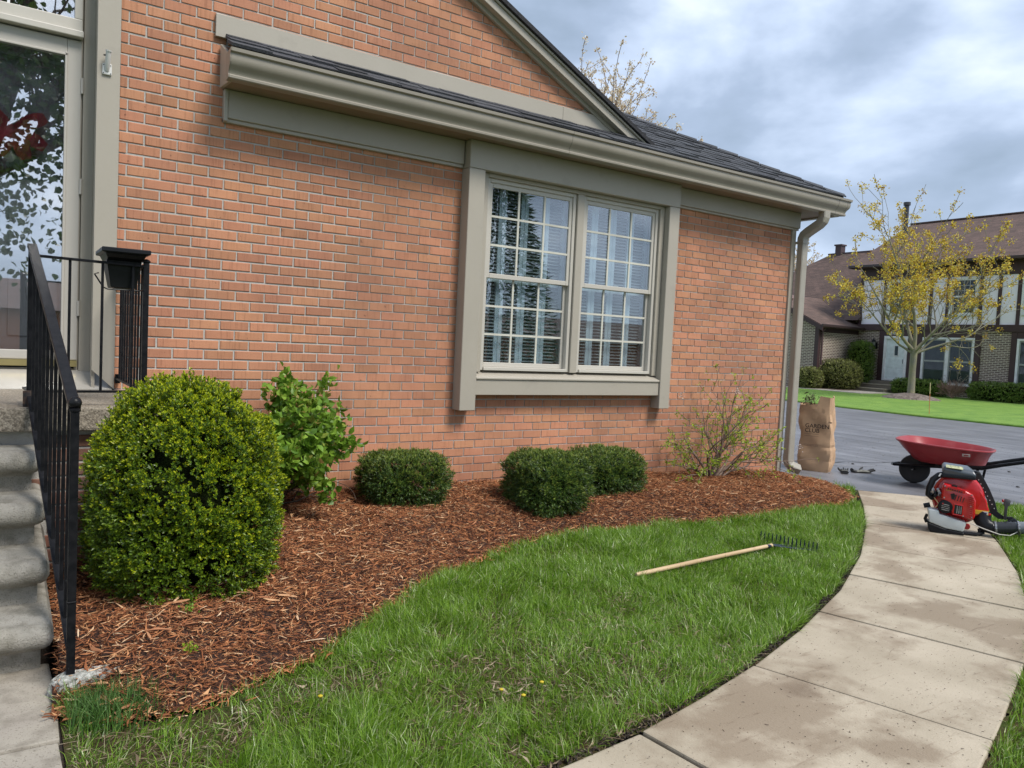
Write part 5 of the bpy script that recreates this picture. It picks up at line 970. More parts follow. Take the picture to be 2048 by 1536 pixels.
for t in range(4):
    m = MB(); cu_, cv_ = ((.245, .335), (.268, .265), (.285, .222), (.305, .185))[t]; m.lathe([(.001, 0), (.010, .002), (.010, .022), (.001, .024)], bt(cu_, cv_, -.03), axis=bw_, n=10); m.build('clamp_boss', REDP, blw, smooth=True)
m = MB(); a = -1.45; nx, ny = -math.sin(a), math.cos(a)
m.loft([[bt(.245+nx*.065*i, .17+ny*.065*i+o, -.04+.07*j) for i, j in ((-1, -1), (1, -1), (1, 1), (-1, 1))] for o in (.0, .018)]).build('outlet_flange', REDP, blw, bevel=.004)
quad('warning_label', bt(.235, .196, .018), bu, bt(0, 1, 0)-bt(0, 0, 0), .098, .032, M('yellow_sticker', (.62, .42, .03), rough=.5), blw, .014)
quad('warning_label_white', bt(.262, .196, .030), bu, (0, 0, 1), .042, .026, WM, blw, .004); quad('label_print', bt(.262, .196, .034), bu, (0, 0, 1), .024, .010, M('blue_print', (.03, .04, .14)), blw, .002)
# engine cover
def prof_box(poly, w0, w1, inset=.012):
    c = (sum(p[0] for p in poly)/len(poly), sum(p[1] for p in poly)/len(poly)); m = MB()
    sh = lambda f, w: [bt(c[0]+(p[0]-c[0])*f, c[1]+(p[1]-c[1])*f, w) for p in poly]
    m.loft([sh(1, w0), sh(1, w1-inset), sh(.95, w1)]); return m
m = prof_box([(-.098, .395), (-.085, .415), (-.02, .405), (.10, .37), (.15, .345), (.175, .30), (.178, .17), (.165, .14), (.05, .16), (-.01, .18), (-.02, .225), (-.06, .275), (-.10, .285)], .0, .145, .02); m.build('engine_cover', REDP, blw, bevel=.008, smooth=True, seg=2, angle=50)
m = prof_box([(-.075, .398), (.0, .40), (.09, .375), (.08, .35), (-.08, .375)], .13, .158, .006); m.build('cover_ridge', REDP, blw, bevel=.004, seg=2)
BLK2 = M('matt_black_recess', (.006, .006, .007), rough=.7)
def inset_poly(name, poly, w, mat, th=.004):
    m = MB(); m.prism([bt(a, b, w) for a, b in poly], bw_*th); return m.build(name, mat, blw, bevel=.0012)
inset_poly('choke_opening', [(-.03, .335), (-.005, .345), (.012, .33), (.0, .29), (-.02, .295)], .144, BLK2, .004)
for k in range(4): inset_poly('vent_slot', [(.015+.021*k, .337-.006*k), (.023+.021*k, .336-.006*k), (.010+.021*k, .285-.003*k), (.003+.021*k, .286-.003*k)], .144, BLK2, .003)
inset_poly('exhaust_opening', [(.012, .25), (.07, .245), (.070, .172), (.006, .178)], .144, BLK2, .004)
for k in range(3): inset_poly('exhaust_grid', [(.028+.016*k, .243), (.035+.016*k, .243), (.034+.016*k, .18), (.027+.016*k, .18)], .148, SIL, .002)
m = MB()
for a, b in (((.004, .256), (.076, .250)), ((.076, .250), (.076, .166)), ((.076, .166), (.0, .172)), ((.0, .172), (.004, .256))): m.tube([bt(*a, .148), bt(*b, .148)], .0045, 6)
m.build('opening_frame', REDP, blw, smooth=True)
for k in range(11): inset_poly('cover_rib', [(.115, .335-.016*k), (.158, .328-.016*k), (.160, .324-.016*k), (.116, .331-.016*k)], .143, REDD, .006)
m = MB(); m.lathe([(.001, 0), (.056, 0), (.058, .012), (.050, .022), (.030, .026), (.001, .026)], bt(-.06, .225, .12), axis=bw_, n=28); m.build('recoil_starter', BLACKPL, blw, smooth=True, angle=35)
for k in range(4): quad('starter_grille', bt(-.062, .243-.015*k, .149), Vector(bu)+Vector((0, 0, -.12)), (0, 0, 1), .060-.004*abs(k-2), .005, SIL, blw, .003)
quad('red_dot', bt(-.085, .25, .152), bu, (0, 0, 1), .010, .010, REDP, blw, .003)
m = MB(); m.tube([bt(-.09, .43, .03), bt(.05, .425, .05)], .001, 4); m.bm.clear()
inset_poly('fuel_knob', [(-.025, .415), (.015, .41), (.02, .395), (-.02, .40)], .12, BLACKPL, .03)
for a, b in ((-.085, .395), (.15, .345), (.165, .16), (-.085, .30), (.09, .165), (.15, .25)):
    m = MB(); m.lathe([(.001, 0), (.006, 0), (.006, .004), (.001, .005)], bt(a*.92, b, .143), axis=bw_, n=8); m.build('bolt', SIL, blw)
for k in range(7): inset_poly('top_vent_slot', [(-.055+.018*k, .388-.003*k), (-.045+.018*k, .387-.003*k), (-.047+.018*k, .372-.003*k), (-.057+.018*k, .373-.003*k)], .157, BLK2, .003)
quad('cover_decal', bt(-.04, .365, .146), bu, (0, 0, 1), .055, .010, M('orange_decal', (.55, .16, .03), rough=.5), blw, .002)
# carburettor and pipes
for k, (a, b, rr, ln) in enumerate(((-.175, .345, .022, .05), (-.15, .315, .02, .07), (-.125, .345, .016, .06), (-.18, .305, .014, .05), (-.115, .31, .018, .05))):
    m = MB(); m.lathe([(.001, 0), (rr, 0), (rr*1.05, ln*.4), (rr*.6, ln*.6), (rr*.6, ln), (.001, ln)], bt(a, b, .04), axis=(bw_+Vector((0, 0, .2*(k-2)))), n=14); m.build('carburettor', SIL if k % 2 == 0 else BLACKPL, blw, smooth=True, angle=35)
m = MB(); m.tube([bt(-.155, .285, .10), bt(-.125, .25, .12), bt(-.118, .235, .12), bt(-.14, .205, .12)], .004, 6); m.build('fuel_line', M('tan_hose', (.50, .36, .16), rough=.4), blw, smooth=True)
m = MB(); m.tube([bt(-.05, .49, .03), bt(-.13, .47, .045), bt(-.175, .43, .055), bt(-.20, .36, .06), bt(-.205, .30, .06), bt(-.17, .275, .055), bt(-.15, .28, .05)], [.026, .026, .026, .025, .024, .022, .018], 12); m.build('intake_hose', BLACKPL, blw, smooth=True)
quad('hose_tag', bt(-.122, .478, .075), Vector((.3, -.2, .8)), bu, .03, .012, WM, blw, .003)
# fuel tank
m = prof_box([(-.205, .185), (-.195, .19), (-.115, .188), (-.108, .158), (.0, .135), (.11, .112), (.114, .095), (.095, .03), (-.05, .04), (-.185, .078)], .0, .14, .022); m.build('fuel_tank', TANK, blw, bevel=.008, smooth=True, seg=2, angle=50)
m = MB(); m.lathe([(.001, 0), (.020, 0), (.020, .05), (.001, .05)], bt(-.235, .20, .06), axis=(bu+Vector((0, 0, .35))), n=14); m.build('tank_cap', BLACKPL, blw, smooth=True, angle=35)
# base frame
m = prof_box([(-.195, .075), (-.05, .037), (.10, .026), (.10, .0), (-.17, .0), (-.19, .03)], -.10, .15, .006); m.build('base_frame', BLACKPL, blw, bevel=.006)
m = MB(); m.box(0, 1, 0, 1, 0, 1); m.bm.clear(); m.tube([bt(.09, .02, .10), bt(.20, .018, .08), bt(.26, .03, .02), bt(.26, .02, -.10)], .014, 8); m.tube([bt(.24, .0, .03), bt(.225, .06, .03)], .013, 8); m.build('base_tube', BLACKPL, blw, smooth=True)
m = MB(); m.lathe([(.001, 0), (.026, 0), (.022, .02), (.001, .022)], bt(.125, .07, .06), axis=bw_, n=16); m.build('primer_knob', REDD, blw, smooth=True)
m = MB(); m.tube([bt(-.20, .13, .04), bt(-.215, .09, .04), bt(-.20, .06, .04)], .013, 8); m.build('base_bumper', BLACKPL, blw, smooth=True)
# top cover
GRYT = M('blue_grey_top', (.085, .105, .125), rough=.28, nscale=4, namt=.4, col2=(.05, .06, .075))
m = MB(); m.loft([[bt(u_, .475+.0*w_, w_) for u_, w_ in ((-.095, .07), (-.10, -.09), (.16, -.09), (.16, .07))], [bt(u_, v_, w_) for u_, v_, w_ in ((-.10, .535, .085), (-.105, .555, -.10), (.155, .53, -.10), (.17, .50, .085))], [bt(u_, v_, w_) for u_, v_, w_ in ((-.085, .555, .06), (-.09, .575, -.08), (.10, .565, -.08), (.145, .535, .06))]]); m.build('top_cover', GRYT, blw, bevel=.012, smooth=True, seg=3, angle=50)
m = MB(); m.loft([[bt(u_, v_, w_) for u_, w_ in ((-.105, .09), (-.11, -.1), (.165, -.1), (.165, .09))] for v_ in (.462, .485)]); m.build('top_base', BLACKPL, blw, bevel=.006, seg=2)
quad('top_label', bt(-.01, .551, .068), bt(1, -.055, 0)-bt(0, 0, 0), bt(0, .55, -1.0)-bt(0, 0, 0), .125, .035, M('pale_yellow_label', (.52, .52, .30), rough=.4, nscale=50, namt=.9, col2=(.25, .27, .16)), blw, .004)
# back frame and straps
m = MB(); m.loft([[bt(u_+i*.028, v_, -.13+j*.035) for i, j in ((-1, -1), (1, -1), (1, 1), (-1, 1))] for u_, v_ in ((.18, .52), (.215, .47), (.27, .38), (.32, .28), (.345, .20), (.375, .165))]); m.build('back_frame', BLACKPL, blw, bevel=.006, smooth=True, angle=50)
m = MB(); m.loft([[bt(u_+i*.022, v_+.012*i, -.07+j*.012) for i, j in ((-1, -1), (1, -1), (1, 1), (-1, 1))] for u_, v_ in ((.17, .50), (.24, .42), (.30, .31), (.335, .20), (.40, .16), (.47, .165), (.48, .14))]); m.build('harness_strap', M('black_webbing', (.02, .02, .022), rough=.85), blw, smooth=True, angle=50)
for k in range(8): quad('strap_stitch', bt(.20+.02*k, .455-.032*k, -.055), (0, 0, 1), bu, .007, .007, WM, blw, .004)
# outlet elbow, bellows, tube
m = MB(); m.tube([bt(.245, .19, -.04), bt(.25, .13, -.02), bt(.285, .085, .0), (bt(.345, .075, .01))], [.066, .066, .060, .052], 18); m.build('outlet_elbow', BLACKPL, blw, smooth=True)
pts, rr = [], []
for k in range(17): t = k/16; pts.append(bt(.335+.19*t, .075+.025*t+.0*t, .01-.01*t)); rr.append(.050 if k % 2 else .056)
m = MB(); m.tube(pts, rr, 20); m.build('flexible_hose', M('black_bellows', (.03, .032, .036), rough=.3), blw, smooth=True, angle=60)
for u_ in (.345, .52): m = MB(); m.lathe([(.054, 0), (.060, .003), (.060, .015), (.054, .018)], bt(u_, .077+(u_-.345)*.13, .01), axis=(bu+Vector((0, 0, .13))), n=20); m.build('hose_clamp', SIL, blw, smooth=True)
m = MB(); m.tube([bt(.51, .10, .0), bt(.62, .115, -.005), bt(.85, .15, -.02)], [.050, .049, .046], 20); m.build('blower_tube', M('grey_blower_tube', (.17, .19, .21), rough=.28), blw, smooth=True)
m = MB(); m.tube([bt(.15, .105, .09), bt(.26, .075, .11), bt(.38, .045, .10), bt(.46, .045, .09), bt(.515, .075, .06), bt(.51, .115, .03), bt(.49, .14, .0)], .0045, 6); m.build('throttle_cable', M('pale_cable', (.55, .53, .48), rough=.5), blw, smooth=True)
hdl = empty('throttle_handle', bt(.44, .14, -.05)); hdl.parent = blw; hdl.location = bt(.44, .14, -.05)-blw.location
m = MB(); m.loft([[bt(.428+i*wd+off, v_, -.04+j*.016) for i, j in ((-1, -1), (1, -1), (1, 1), (-1, 1))] for v_, wd, off in ((.15, .010, 0), (.26, .012, 0), (.275, .024, .004), (.31, .027, .006), (.325, .018, .006))]); m.build('grip_body', M('grey_rubber_grip', (.075, .077, .082), rough=.5), hdl, bevel=.004, smooth=True, angle=50)
m = MB(); m.lathe([(.001, 0), (.011, 0), (.011, .008), (.001, .010)], bt(.405, .305, -.04), axis=-bu+bw_*.5, n=12); m.build('stop_button', REDP, hdl, smooth=True)
m = MB(); m.box(0, 1, 0, 1, 0, 1); m.bm.clear(); m.tube([bt(.44, .12, -.03), bt(.50, .155, -.03), bt(.54, .13, -.01)], [.018, .02, .014], 10); m.build('grip_clamp', BLACKPL, hdl, smooth=True)

# ------------------------------------------------------------------ far half-timbered house
fh = empty('half_timbered_house', (33, 11, 0), 'far two storey brick and half timbered house with brown roof across the driveway', 'house')
def brick_far(name, c1, c2, mortar, rot):
    m = bpy.data.materials.new(name); m.use_nodes = True; nt = m.node_tree; N = nt.nodes; L = nt.links; b = N['Principled BSDF']; b.inputs['Roughness'].default_value = .9
    tc = N.new('ShaderNodeNewGeometry'); sp = N.new('ShaderNodeSeparateXYZ'); cb = N.new('ShaderNodeCombineXYZ'); L.new(tc.outputs['Position'], sp.inputs[0]); L.new(sp.outputs['Y' if rot else 'X'], cb.inputs[0]); L.new(sp.outputs['Z'], cb.inputs[1])
    t = N.new('ShaderNodeTexBrick'); t.inputs['Scale'].default_value = 1; t.inputs['Brick Width'].default_value = .215; t.inputs['Row Height'].default_value = .072; t.inputs['Mortar Size'].default_value = .012; t.inputs['Mortar Smooth'].default_value = .1
    t.inputs['Color1'].default_value = (*c1, 1); t.inputs['Color2'].default_value = (*c2, 1); t.inputs['Mortar'].default_value = (*mortar, 1); L.new(cb.outputs[0], t.inputs['Vector']); L.new(t.outputs['Color'], b.inputs['Base Color'])
    bp = N.new('ShaderNodeBump'); bp.invert = True; bp.inputs['Strength'].default_value = .6; bp.inputs['Distance'].default_value = .01; L.new(t.outputs['Fac'], bp.inputs['Height']); L.new(bp.outputs[0], b.inputs['Normal']); return m
FBY = brick_far('far_brown_brick', (.105, .070, .060), (.20, .15, .125), (.60, .53, .45), True); FBX = brick_far('far_brown_brick_side', (.105, .070, .060), (.20, .15, .125), (.60, .53, .45), False)
FROOF = M('brown_far_shingles', (.135, .088, .072), rough=.95, nscale=3, namt=.5, col2=(.10, .066, .055), bump=.4, bscale=14, bdist=.05)
def shingle_rows(mat, k=7.5):
    nt = mat.node_tree; N = nt.nodes; L = nt.links; b = N['Principled BSDF']; lk = b.inputs['Base Color'].links[0].from_socket; g = N.new('ShaderNodeNewGeometry'); sp = N.new('ShaderNodeSeparateXYZ'); L.new(g.outputs['Position'], sp.inputs[0])
    cb = N.new('ShaderNodeCombineXYZ'); ad = N.new('ShaderNodeMath'); L.new(sp.outputs['X'], ad.inputs[0]); L.new(sp.outputs['Y'], ad.inputs[1]); L.new(ad.outputs[0], cb.inputs[0]); L.new(sp.outputs['Z'], cb.inputs[1])
    t = N.new('ShaderNodeTexBrick'); t.inputs['Scale'].default_value = 1; t.inputs['Brick Width'].default_value = .35; t.inputs['Row Height'].default_value = .065; t.inputs['Mortar Size'].default_value = .009; t.inputs['Color1'].default_value = (.75, .75, .75, 1); t.inputs['Color2'].default_value = (1.25, 1.2, 1.2, 1); t.inputs['Mortar'].default_value = (.45, .45, .45, 1)
    L.new(cb.outputs[0], t.inputs['Vector']); x = N.new('ShaderNodeMixRGB'); x.blend_type = 'MULTIPLY'; x.inputs[0].default_value = .85; L.new(lk, x.inputs[1]); L.new(t.outputs['Color'], x.inputs[2]); L.new(x.outputs[0], b.inputs['Base Color'])
shingle_rows(FROOF)
FTRIM = M('dark_plum_trim', (.060, .030, .032), rough=.55, nscale=3, namt=.4, col2=(.045, .023, .025)); STUC = M('white_stucco', (.90, .87, .94), rough=.8, nscale=3, namt=.2, col2=(.87, .84, .91)); FWH = M('far_white_trim', (.84, .85, .86), rough=.45)
m = MB(); m.box(33.0, 42.4, 3.0, 15.46, -.04, 2.86); m.build('ground_floor_wall', FBY, fh)
m = MB(); m.box(32.99, 42.3, 3.0, 15.40, 3.10, 5.70); m.build('upper_wall', STUC, fh)
m = MB(); m.box(32.90, 33.3, 2.9, 15.50, 2.84, 3.13); m.build('band_board', FTRIM, fh, bevel=.01)
m = MB(); m.box(32.93, 33.1, 2.9, 15.44, 5.17, 5.72); m.build('upper_frieze', FTRIM, fh, bevel=.01)
m = MB(); m.box(32.40, 32.96, 2.6, 15.75, 5.70, 5.74); m.build('eave_soffit', FTRIM, fh)
m = MB(); m.box(32.32, 32.42, 2.6, 15.78, 5.71, 5.84); m.build('eave_gutter', M('brown_gutter', (.05, .032, .03), rough=.35), fh, bevel=.015)
for y in (15.40, 14.24, 12.93, 12.14, 11.42, 10.08, 9.37, 8.65, 7.3, 6.5): m = MB(); m.box(32.945, 33.05, y-.065, y+.065, 3.13, 5.17); m.build('timber_upright', FTRIM, fh)
m = MB(); m.prism([(32.36, 15.78, 5.80), (37.5, 15.78, 8.42), (42.7, 15.78, 5.80), (42.7, 15.78, 5.70), (37.5, 15.78, 8.30), (32.36, 15.78, 5.70)], (0, -13.4, 0)); m.build('main_roof', FROOF, fh)
m = MB(); m.prism([(32.6, 15.45, 5.7), (37.5, 15.45, 8.3), (42.4, 15.45, 5.7)], (0, -.1, 0)); m.build('gable_end', STUC, fh)
m = MB(); m.box(37.38, 37.62, 2.4, 15.8, 8.40, 8.46); m.build('ridge_cap', FROOF, fh)
def far_window(y0, y1, z0, z1, x=32.95, mid=True, muntins=None, double=False, nm='window'):
    """y0 > y1, seen from -X"""
    w = empty(nm, (x, (y0+y1)/2, z0)); w.parent = fh; w.location = Vector((x, (y0+y1)/2, z0))-fh.location; f = .085
    m = MB(); m.box(x-.03, x+.06, y1, y1+f, z0, z1); m.box(x-.03, x+.06, y0-f, y0, z0, z1); m.box(x-.03, x+.06, y1+f, y0-f, z1-f, z1); m.box(x-.03, x+.06, y1+f, y0-f, z0, z0+f)
    if double: m.box(x-.028, x+.06, (y0+y1)/2-.07, (y0+y1)/2+.07, z0+f, z1-f)
    m.build('frame', FWH, w, bevel=.008)
    spans = [(y1+f, y0-f)] if not double else [(y1+f, (y0+y1)/2-.07), ((y0+y1)/2+.07, y0-f)]
    for a, b in spans:
        zm_ = (z0+z1)/2; GR_ = M('grey_sash', (.34, .36, .34), rough=.5)
        m = MB(); m.box(x, x+.05, a, a+.045, z0+f, z1-f); m.box(x, x+.05, b-.045, b, z0+f, z1-f); m.box(x, x+.05, a+.045, b-.045, z1-f-.05, z1-f); m.box(x, x+.05, a+.045, b-.045, z0+f, z0+f+.05); m.box(x-.01, x+.05, a+.045, b-.045, zm_-.035, zm_+.035); m.build('sash', GR_ if double else FWH, w)
        m = MB(); m.box(x+.02, x+.025, a+.045, b-.045, z0+f+.05, zm_-.035); m.build('pane', GLASS_F, w); m = MB(); m.box(x+.02, x+.025, a+.045, b-.045, zm_+.035, z1-f-.05); m.build('pane', GLASS_F, w)
        m = MB(); m.box(x+.034, x+.040, a, b, z0+f, z1-f); m.build('dark_interior', M('dim_interior', (.018, .02, .026), rough=.6, nscale=3, namt=.9, col2=(.04, .045, .05)), w)
        if muntins:
            nx_, nz_ = muntins; m = MB()
            for i in range(1, nx_): yy = a+.045+(b-a-.09)*i/nx_; m.box(x+.008, x+.018, yy-.012, yy+.012, z0+f+.05, z1-f-.05)
            for zz0, zz1 in ((z0+f+.05, zm_-.035), (zm_+.035, z1-f-.05)):
                for i in range(1, nz_): zz = zz0+(zz1-zz0)*i/nz_; m.box(x+.007, x+.019, a+.045, b-.045, zz-.012, zz+.012)
            m.build('muntins', M('far_grille', (.42, .44, .46)), w)
    return w
far_window(14.10, 13.05, 3.50, 5.13, muntins=(4, 3)); far_window(11.34, 10.20, 3.50, 5.13, muntins=(4, 3)); far_window(8.55, 7.42, 3.50, 5.13, muntins=(4, 3))
far_window(12.36, 10.18, .52, 2.57, double=True); far_window(8.58, 6.4, .52, 2.57, double=True)
# plum trims round openings
for y0, y1, z0, z1 in ((12.60, 12.37, .36, 2.84), (10.17, 9.95, .36, 2.84), (8.80, 8.60, .36, 2.84), (14.36, 14.12, .35, 2.84), (12.98, 12.78, .35, 2.84)): m = MB(); m.box(32.93, 33.06, y1, y0, z0, z1); m.build('opening_trim', FTRIM, fh)
for y0, y1 in ((12.36, 10.18), (8.59, 6.4)): m = MB(); m.box(32.93, 33.06, y1, y0, 2.58, 2.84); m.build('opening_trim', FTRIM, fh); m = MB(); m.box(32.93, 33.06, y1, y0, .30, .51); m.build('opening_trim', FTRIM, fh)
m = MB(); m.box(32.93, 33.06, 12.985, 14.115, 2.60, 2.84); m.build('opening_trim', FTRIM, fh)
fd = empty('front_door', (32.95, 13.55, .55)); fd.parent = fh; fd.location = Vector((32.95, 13.55, .55))-fh.location
m = MB(); m.box(32.90, 33.0, 13.0, 13.12, .56, 2.59); m.box(32.90, 33.0, 13.98, 14.10, .56, 2.59); m.box(32.90, 33.0, 13.12, 13.98, 2.46, 2.59); m.box(32.90, 33.0, 13.12, 13.98, .56, .66); m.build('door_frame', FWH, fd, bevel=.008)
PALE = M('pale_mint_door', (.76, .84, .85), rough=.4); m = MB(); m.box(32.96, 33.0, 13.12, 13.98, .66, 2.46); m.build('door_leaf', PALE, fd)
m = MB(); m.box(32.945, 32.965, 13.44, 13.58, 1.72, 2.14); m.build('door_glass', M('dark_small_glass', (.012, .03, .035), rough=.15), fd, bevel=.004)
m = MB(); m.box(32.94, 32.962, 13.38, 13.42, 1.68, 2.18); m.box(32.94, 32.962, 13.60, 13.64, 1.68, 2.18); m.box(32.94, 32.962, 13.42, 13.60, 2.15, 2.19); m.box(32.94, 32.962, 13.42, 13.60, 1.67, 1.71); m.build('glass_surround', FWH, fd)
for a, b in ((13.2, 13.5), (13.6, 13.9)):
    for c, d in ((.75, 1.1), (1.15, 1.6)): m = MB(); m.box(32.952, 32.962, a, b, c, d); m.build('door_panel', PALE, fd, bevel=.006)
m = MB(); m.tube([(32.93, 13.17, 1.55), (32.91, 13.17, 1.52), (32.91, 13.17, 1.40), (32.93, 13.17, 1.37)], .012, 6); m.build('door_handle', BLACKPL, fd)
text_part('house_number', '33322', .155, (32.925, 13.90, 2.67), (0, -1, 0), (-1, 0, 0), FWH, fh, bold=.004, extr=.004)
lan = empty('wall_lantern', (32.85, 14.52, 2.2)); lan.parent = fh; lan.location = Vector((32.85, 14.52, 2.2))-fh.location
m = MB(); m.lathe([(.01, .32), (.02, .26), (.03, .22), (.12, .14), (.13, .12), (.09, .11), (.09, .10)], (32.78, 14.52, 2.2), n=8); m.lathe([(.02, -.12), (.04, -.09), (.07, -.07), (.08, -.06)], (32.78, 14.52, 2.2), n=8); m.tube([(32.99, 14.52, 2.15), (32.9, 14.52, 2.05), (32.80, 14.52, 2.1)], .015, 6); m.box(32.97, 33.0, 14.45, 14.59, 2.0, 2.3); m.build('lantern_frame', BLACKPL, lan)
m = MB(); m.lathe([(.07, -.06), (.09, .10)], (32.78, 14.52, 2.2), n=8); m.build('lantern_glass', M('lantern_glass', (.25, .25, .24), rough=.2), lan)
# wing with its own gable
m = MB(); m.box(29.95, 33.0, 15.46, 15.6, -.04, 2.72); m.build('wing_side_wall', FBX, fh)
m = MB(); m.prism([(29.95, 15.62, -.04), (29.95, 21.3, -.04), (29.95, 21.3, 2.8), (29.95, 18.4, 4.25), (29.95, 15.62, 2.9)], (.1, 0, 0)); m.build('wing_front_wall', FBY, fh)
m = MB(); m.box(29.93, 32.98, 15.43, 15.5, 2.62, 2.90); m.build('wing_frieze', FTRIM, fh); m = MB(); m.box(29.90, 30.06, 15.42, 15.62, .0, 2.9); m.build('wing_corner_board', FTRIM, fh); 
m = MB(); m.tube([(30.22, 15.30, 2.88), (30.20, 15.32, 2.78), (30.12, 15.38, 2.66), (30.12, 15.38, .1)], .05, 6); m.build('wing_downspout', M('plum_downspout', (.10, .055, .06), rough=.4), fh)
m = MB(); m.prism([(29.7, 15.15, 2.92), (29.7, 18.4, 4.48), (29.7, 21.6, 2.92), (29.7, 21.6, 2.80), (29.7, 18.4, 4.34), (29.7, 15.15, 2.80)], (5.5, 0, 0)); m.build('wing_roof', FROOF, fh)
m = MB(); m.prism([(29.66, 15.10, 2.86), (29.66, 18.4, 4.44), (29.66, 18.4, 4.24), (29.66, 15.10, 2.66)], (.06, 0, 0)); m.build('wing_rake_board', FTRIM, fh); m = MB(); m.box(29.66, 33.0, 15.07, 15.17, 2.84, 2.97); m.build('wing_gutter', MATS['brown_gutter'], fh, bevel=.015)
m = MB(); m.loft([[(32.6, 15.3, 3.3), (43.4, 15.3, 3.3), (43.4, 25.8, 3.3), (32.6, 25.8, 3.3)], [(37.9, 15.6, 7.25), (38.1, 15.6, 7.25), (38.1, 20.6, 7.25), (37.9, 20.6, 7.25)]]); m.build('rear_roof', FROOF, fh)
m = MB(); m.box(33.2, 43, 15.5, 25.2, 0, 3.3); m.build('rear_wall', FBY, fh); m = MB(); m.box(37.9, 38.1, 15.6, 20.7, 7.25, 7.34); m.build('ridge_cap', FTRIM, fh)
ch = MB(); ch.box(37.8, 38.2, 19.85, 20.2, 7.1, 7.72); ch.box(37.75, 38.25, 19.8, 20.25, 7.72, 7.80); ch.build('chimney', FTRIM, fh)
m = MB(); m.tube([(36.0, 15.25, 7.5), (36.0, 15.25, 9.1)], .11, 10); m.tube([(36.0, 15.25, 9.1), (36.0, 15.25, 9.25)], .16, 10); m.build('vent_pipe', M('dark_flue', (.06, .06, .065), rough=.5, metal=.4), fh, smooth=True, angle=35)
m = MB(); m.prism([(31.0, 17.75, 4.16), (31.5, 17.75, 4.16), (31.5, 17.75, 4.30), (31.0, 17.75, 4.27)], (0, .35, .17)); m.build('roof_vent', M('brown_roof_vent', (.18, .11, .09), rough=.6), fh)
st = empty('far_front_steps', (32.3, 14, 0), 'low dark concrete steps below the white front door of the far house', 'steps')
FST = M('dark_step_concrete', (.22, .19, .15), rough=.9, nscale=3, namt=.5)
for x0, x1, z in ((31.2, 33.0, .19), (31.75, 33.0, .37), (32.3, 32.9, .54)): m = MB(); m.box(x0, x1, 12.95, 14.55, z-.19, z); m.build('step', FST, st, bevel=.01)
for x0, z in ((31.17, .195), (31.72, .375)): m = MB(); m.box(x0, x0+.32, 12.93, 14.57, z, z+.03); m.build('tread', M('far_tread', (.40, .36, .28), rough=.9), st)

# ------------------------------------------------------------------ far planting
HEDG = leaf_mat('hedge_leaves', [(0, (.055, .10, .016)), (.6, (.11, .19, .025)), (1, (.22, .30, .05))], trans=.2); OLIV = leaf_mat('olive_shrub_leaves', [(0, (.08, .085, .03)), (.6, (.17, .18, .05)), (1, (.30, .33, .08))], trans=.2)
PINKT = M('pinkish_twigs', (.30, .19, .15), rough=.9)
def fshrub(nm, cen, rad, z0, z1, n, mat, lb, cat, sd, pw, grp=None, L=(.05, .09)): return shrub(nm, cen, rad, z0, z1, n, L, (L[0]*.5, L[1]*.5), mat, lb, cat, sd, power=pw, noise=.06, core=.86, shoot=4, up=.3, group=grp)
fshrub('columnar_evergreen', (32.25, 14.78), (.42, .42), .05, 2.2, 2600, HEDG, 'tall narrow dark evergreen beside the far white front door', 'shrub', 81, 4.5)
fshrub('olive_shrub', (30.8, 15.0), (.75, .95), .05, 1.33, 3000, OLIV, 'wide olive brown shrub against the far brick side wall', 'shrub', 82, 3)
fshrub('olive_shrub', (29.3, 15.35), (.4, .52), .05, .92, 1300, OLIV, 'small rounded olive shrub at the far house wing corner', 'shrub', 83, 2.6)
fshrub('clipped_hedge', (32.0, 7.6), (.5, 2.05), .03, .70, 3800, HEDG, 'long clipped box hedge right of the far picture window', 'hedge', 84, 9)
fshrub('clipped_hedge', (32.0, 11.85), (.45, .95), .03, .62, 2400, HEDG, 'short clipped hedge behind the yellow tree trunk', 'hedge', 85, 8)
pth, nod = grow((31.6, 10.25, .03), [(math.cos(a)*.8, math.sin(a)*1.0, 1) for a in np.linspace(0, 6.0, 13)], [.45]*13, .012, 2, 88, spread=.4, jitter=.2, kids=4, ratio=.62, seg=2, minr=.006)
woody('twiggy_bare_shrub', (31.6, 10.25, .03), 'pinkish bare twiggy shrub under the far picture window', 'shrub', PINKT, pth, None, None, n=3)
pth, nod = grow((32.3, 10.55, .3), [(0, .5, 1), (0, -.4, 1), (.2, -.1, 1), (0, -1.0, 1)], [.55, .65, .5, .5], .01, 1, 89, spread=.3, jitter=.15, kids=2, seg=2, minr=.005); woody('dried_flower_stalks', (32.3, 10.55, .3), 'pale dried flower stalks standing before the far picture window', 'plant', M('straw_stalks', (.45, .38, .28)), pth, cluster_leaves(nod, 8, (.03, .06), (.02, .04), 90, spread=.03), leaf_mat('dried_heads', [(0, (.3, .25, .2)), (1, (.5, .45, .4))]), n=3)
m = MB(); m.loft([[(28.0+.98*s*math.cos(a)*(1+.06*math.sin(3*a)), 10.0+.98*s*math.sin(a)*(1+.08*math.sin(4*a+1)), z) for a in np.linspace(0, 2*PI, 30, endpoint=False)] for s, z in ((1.02, .04), (.9, .12), (.6, .20), (.25, .26), (.05, .27))]); tag(m.build('tree_mulch_ring', M('old_grey_mulch', (.22, .18, .155), rough=.95, nscale=6, namt=.9, col2=(.12, .095, .08), bump=1, bscale=14, bdist=.08), smooth=True), 'grey old mulch mound around the trunk of the yellow tree', 'mulch mound')
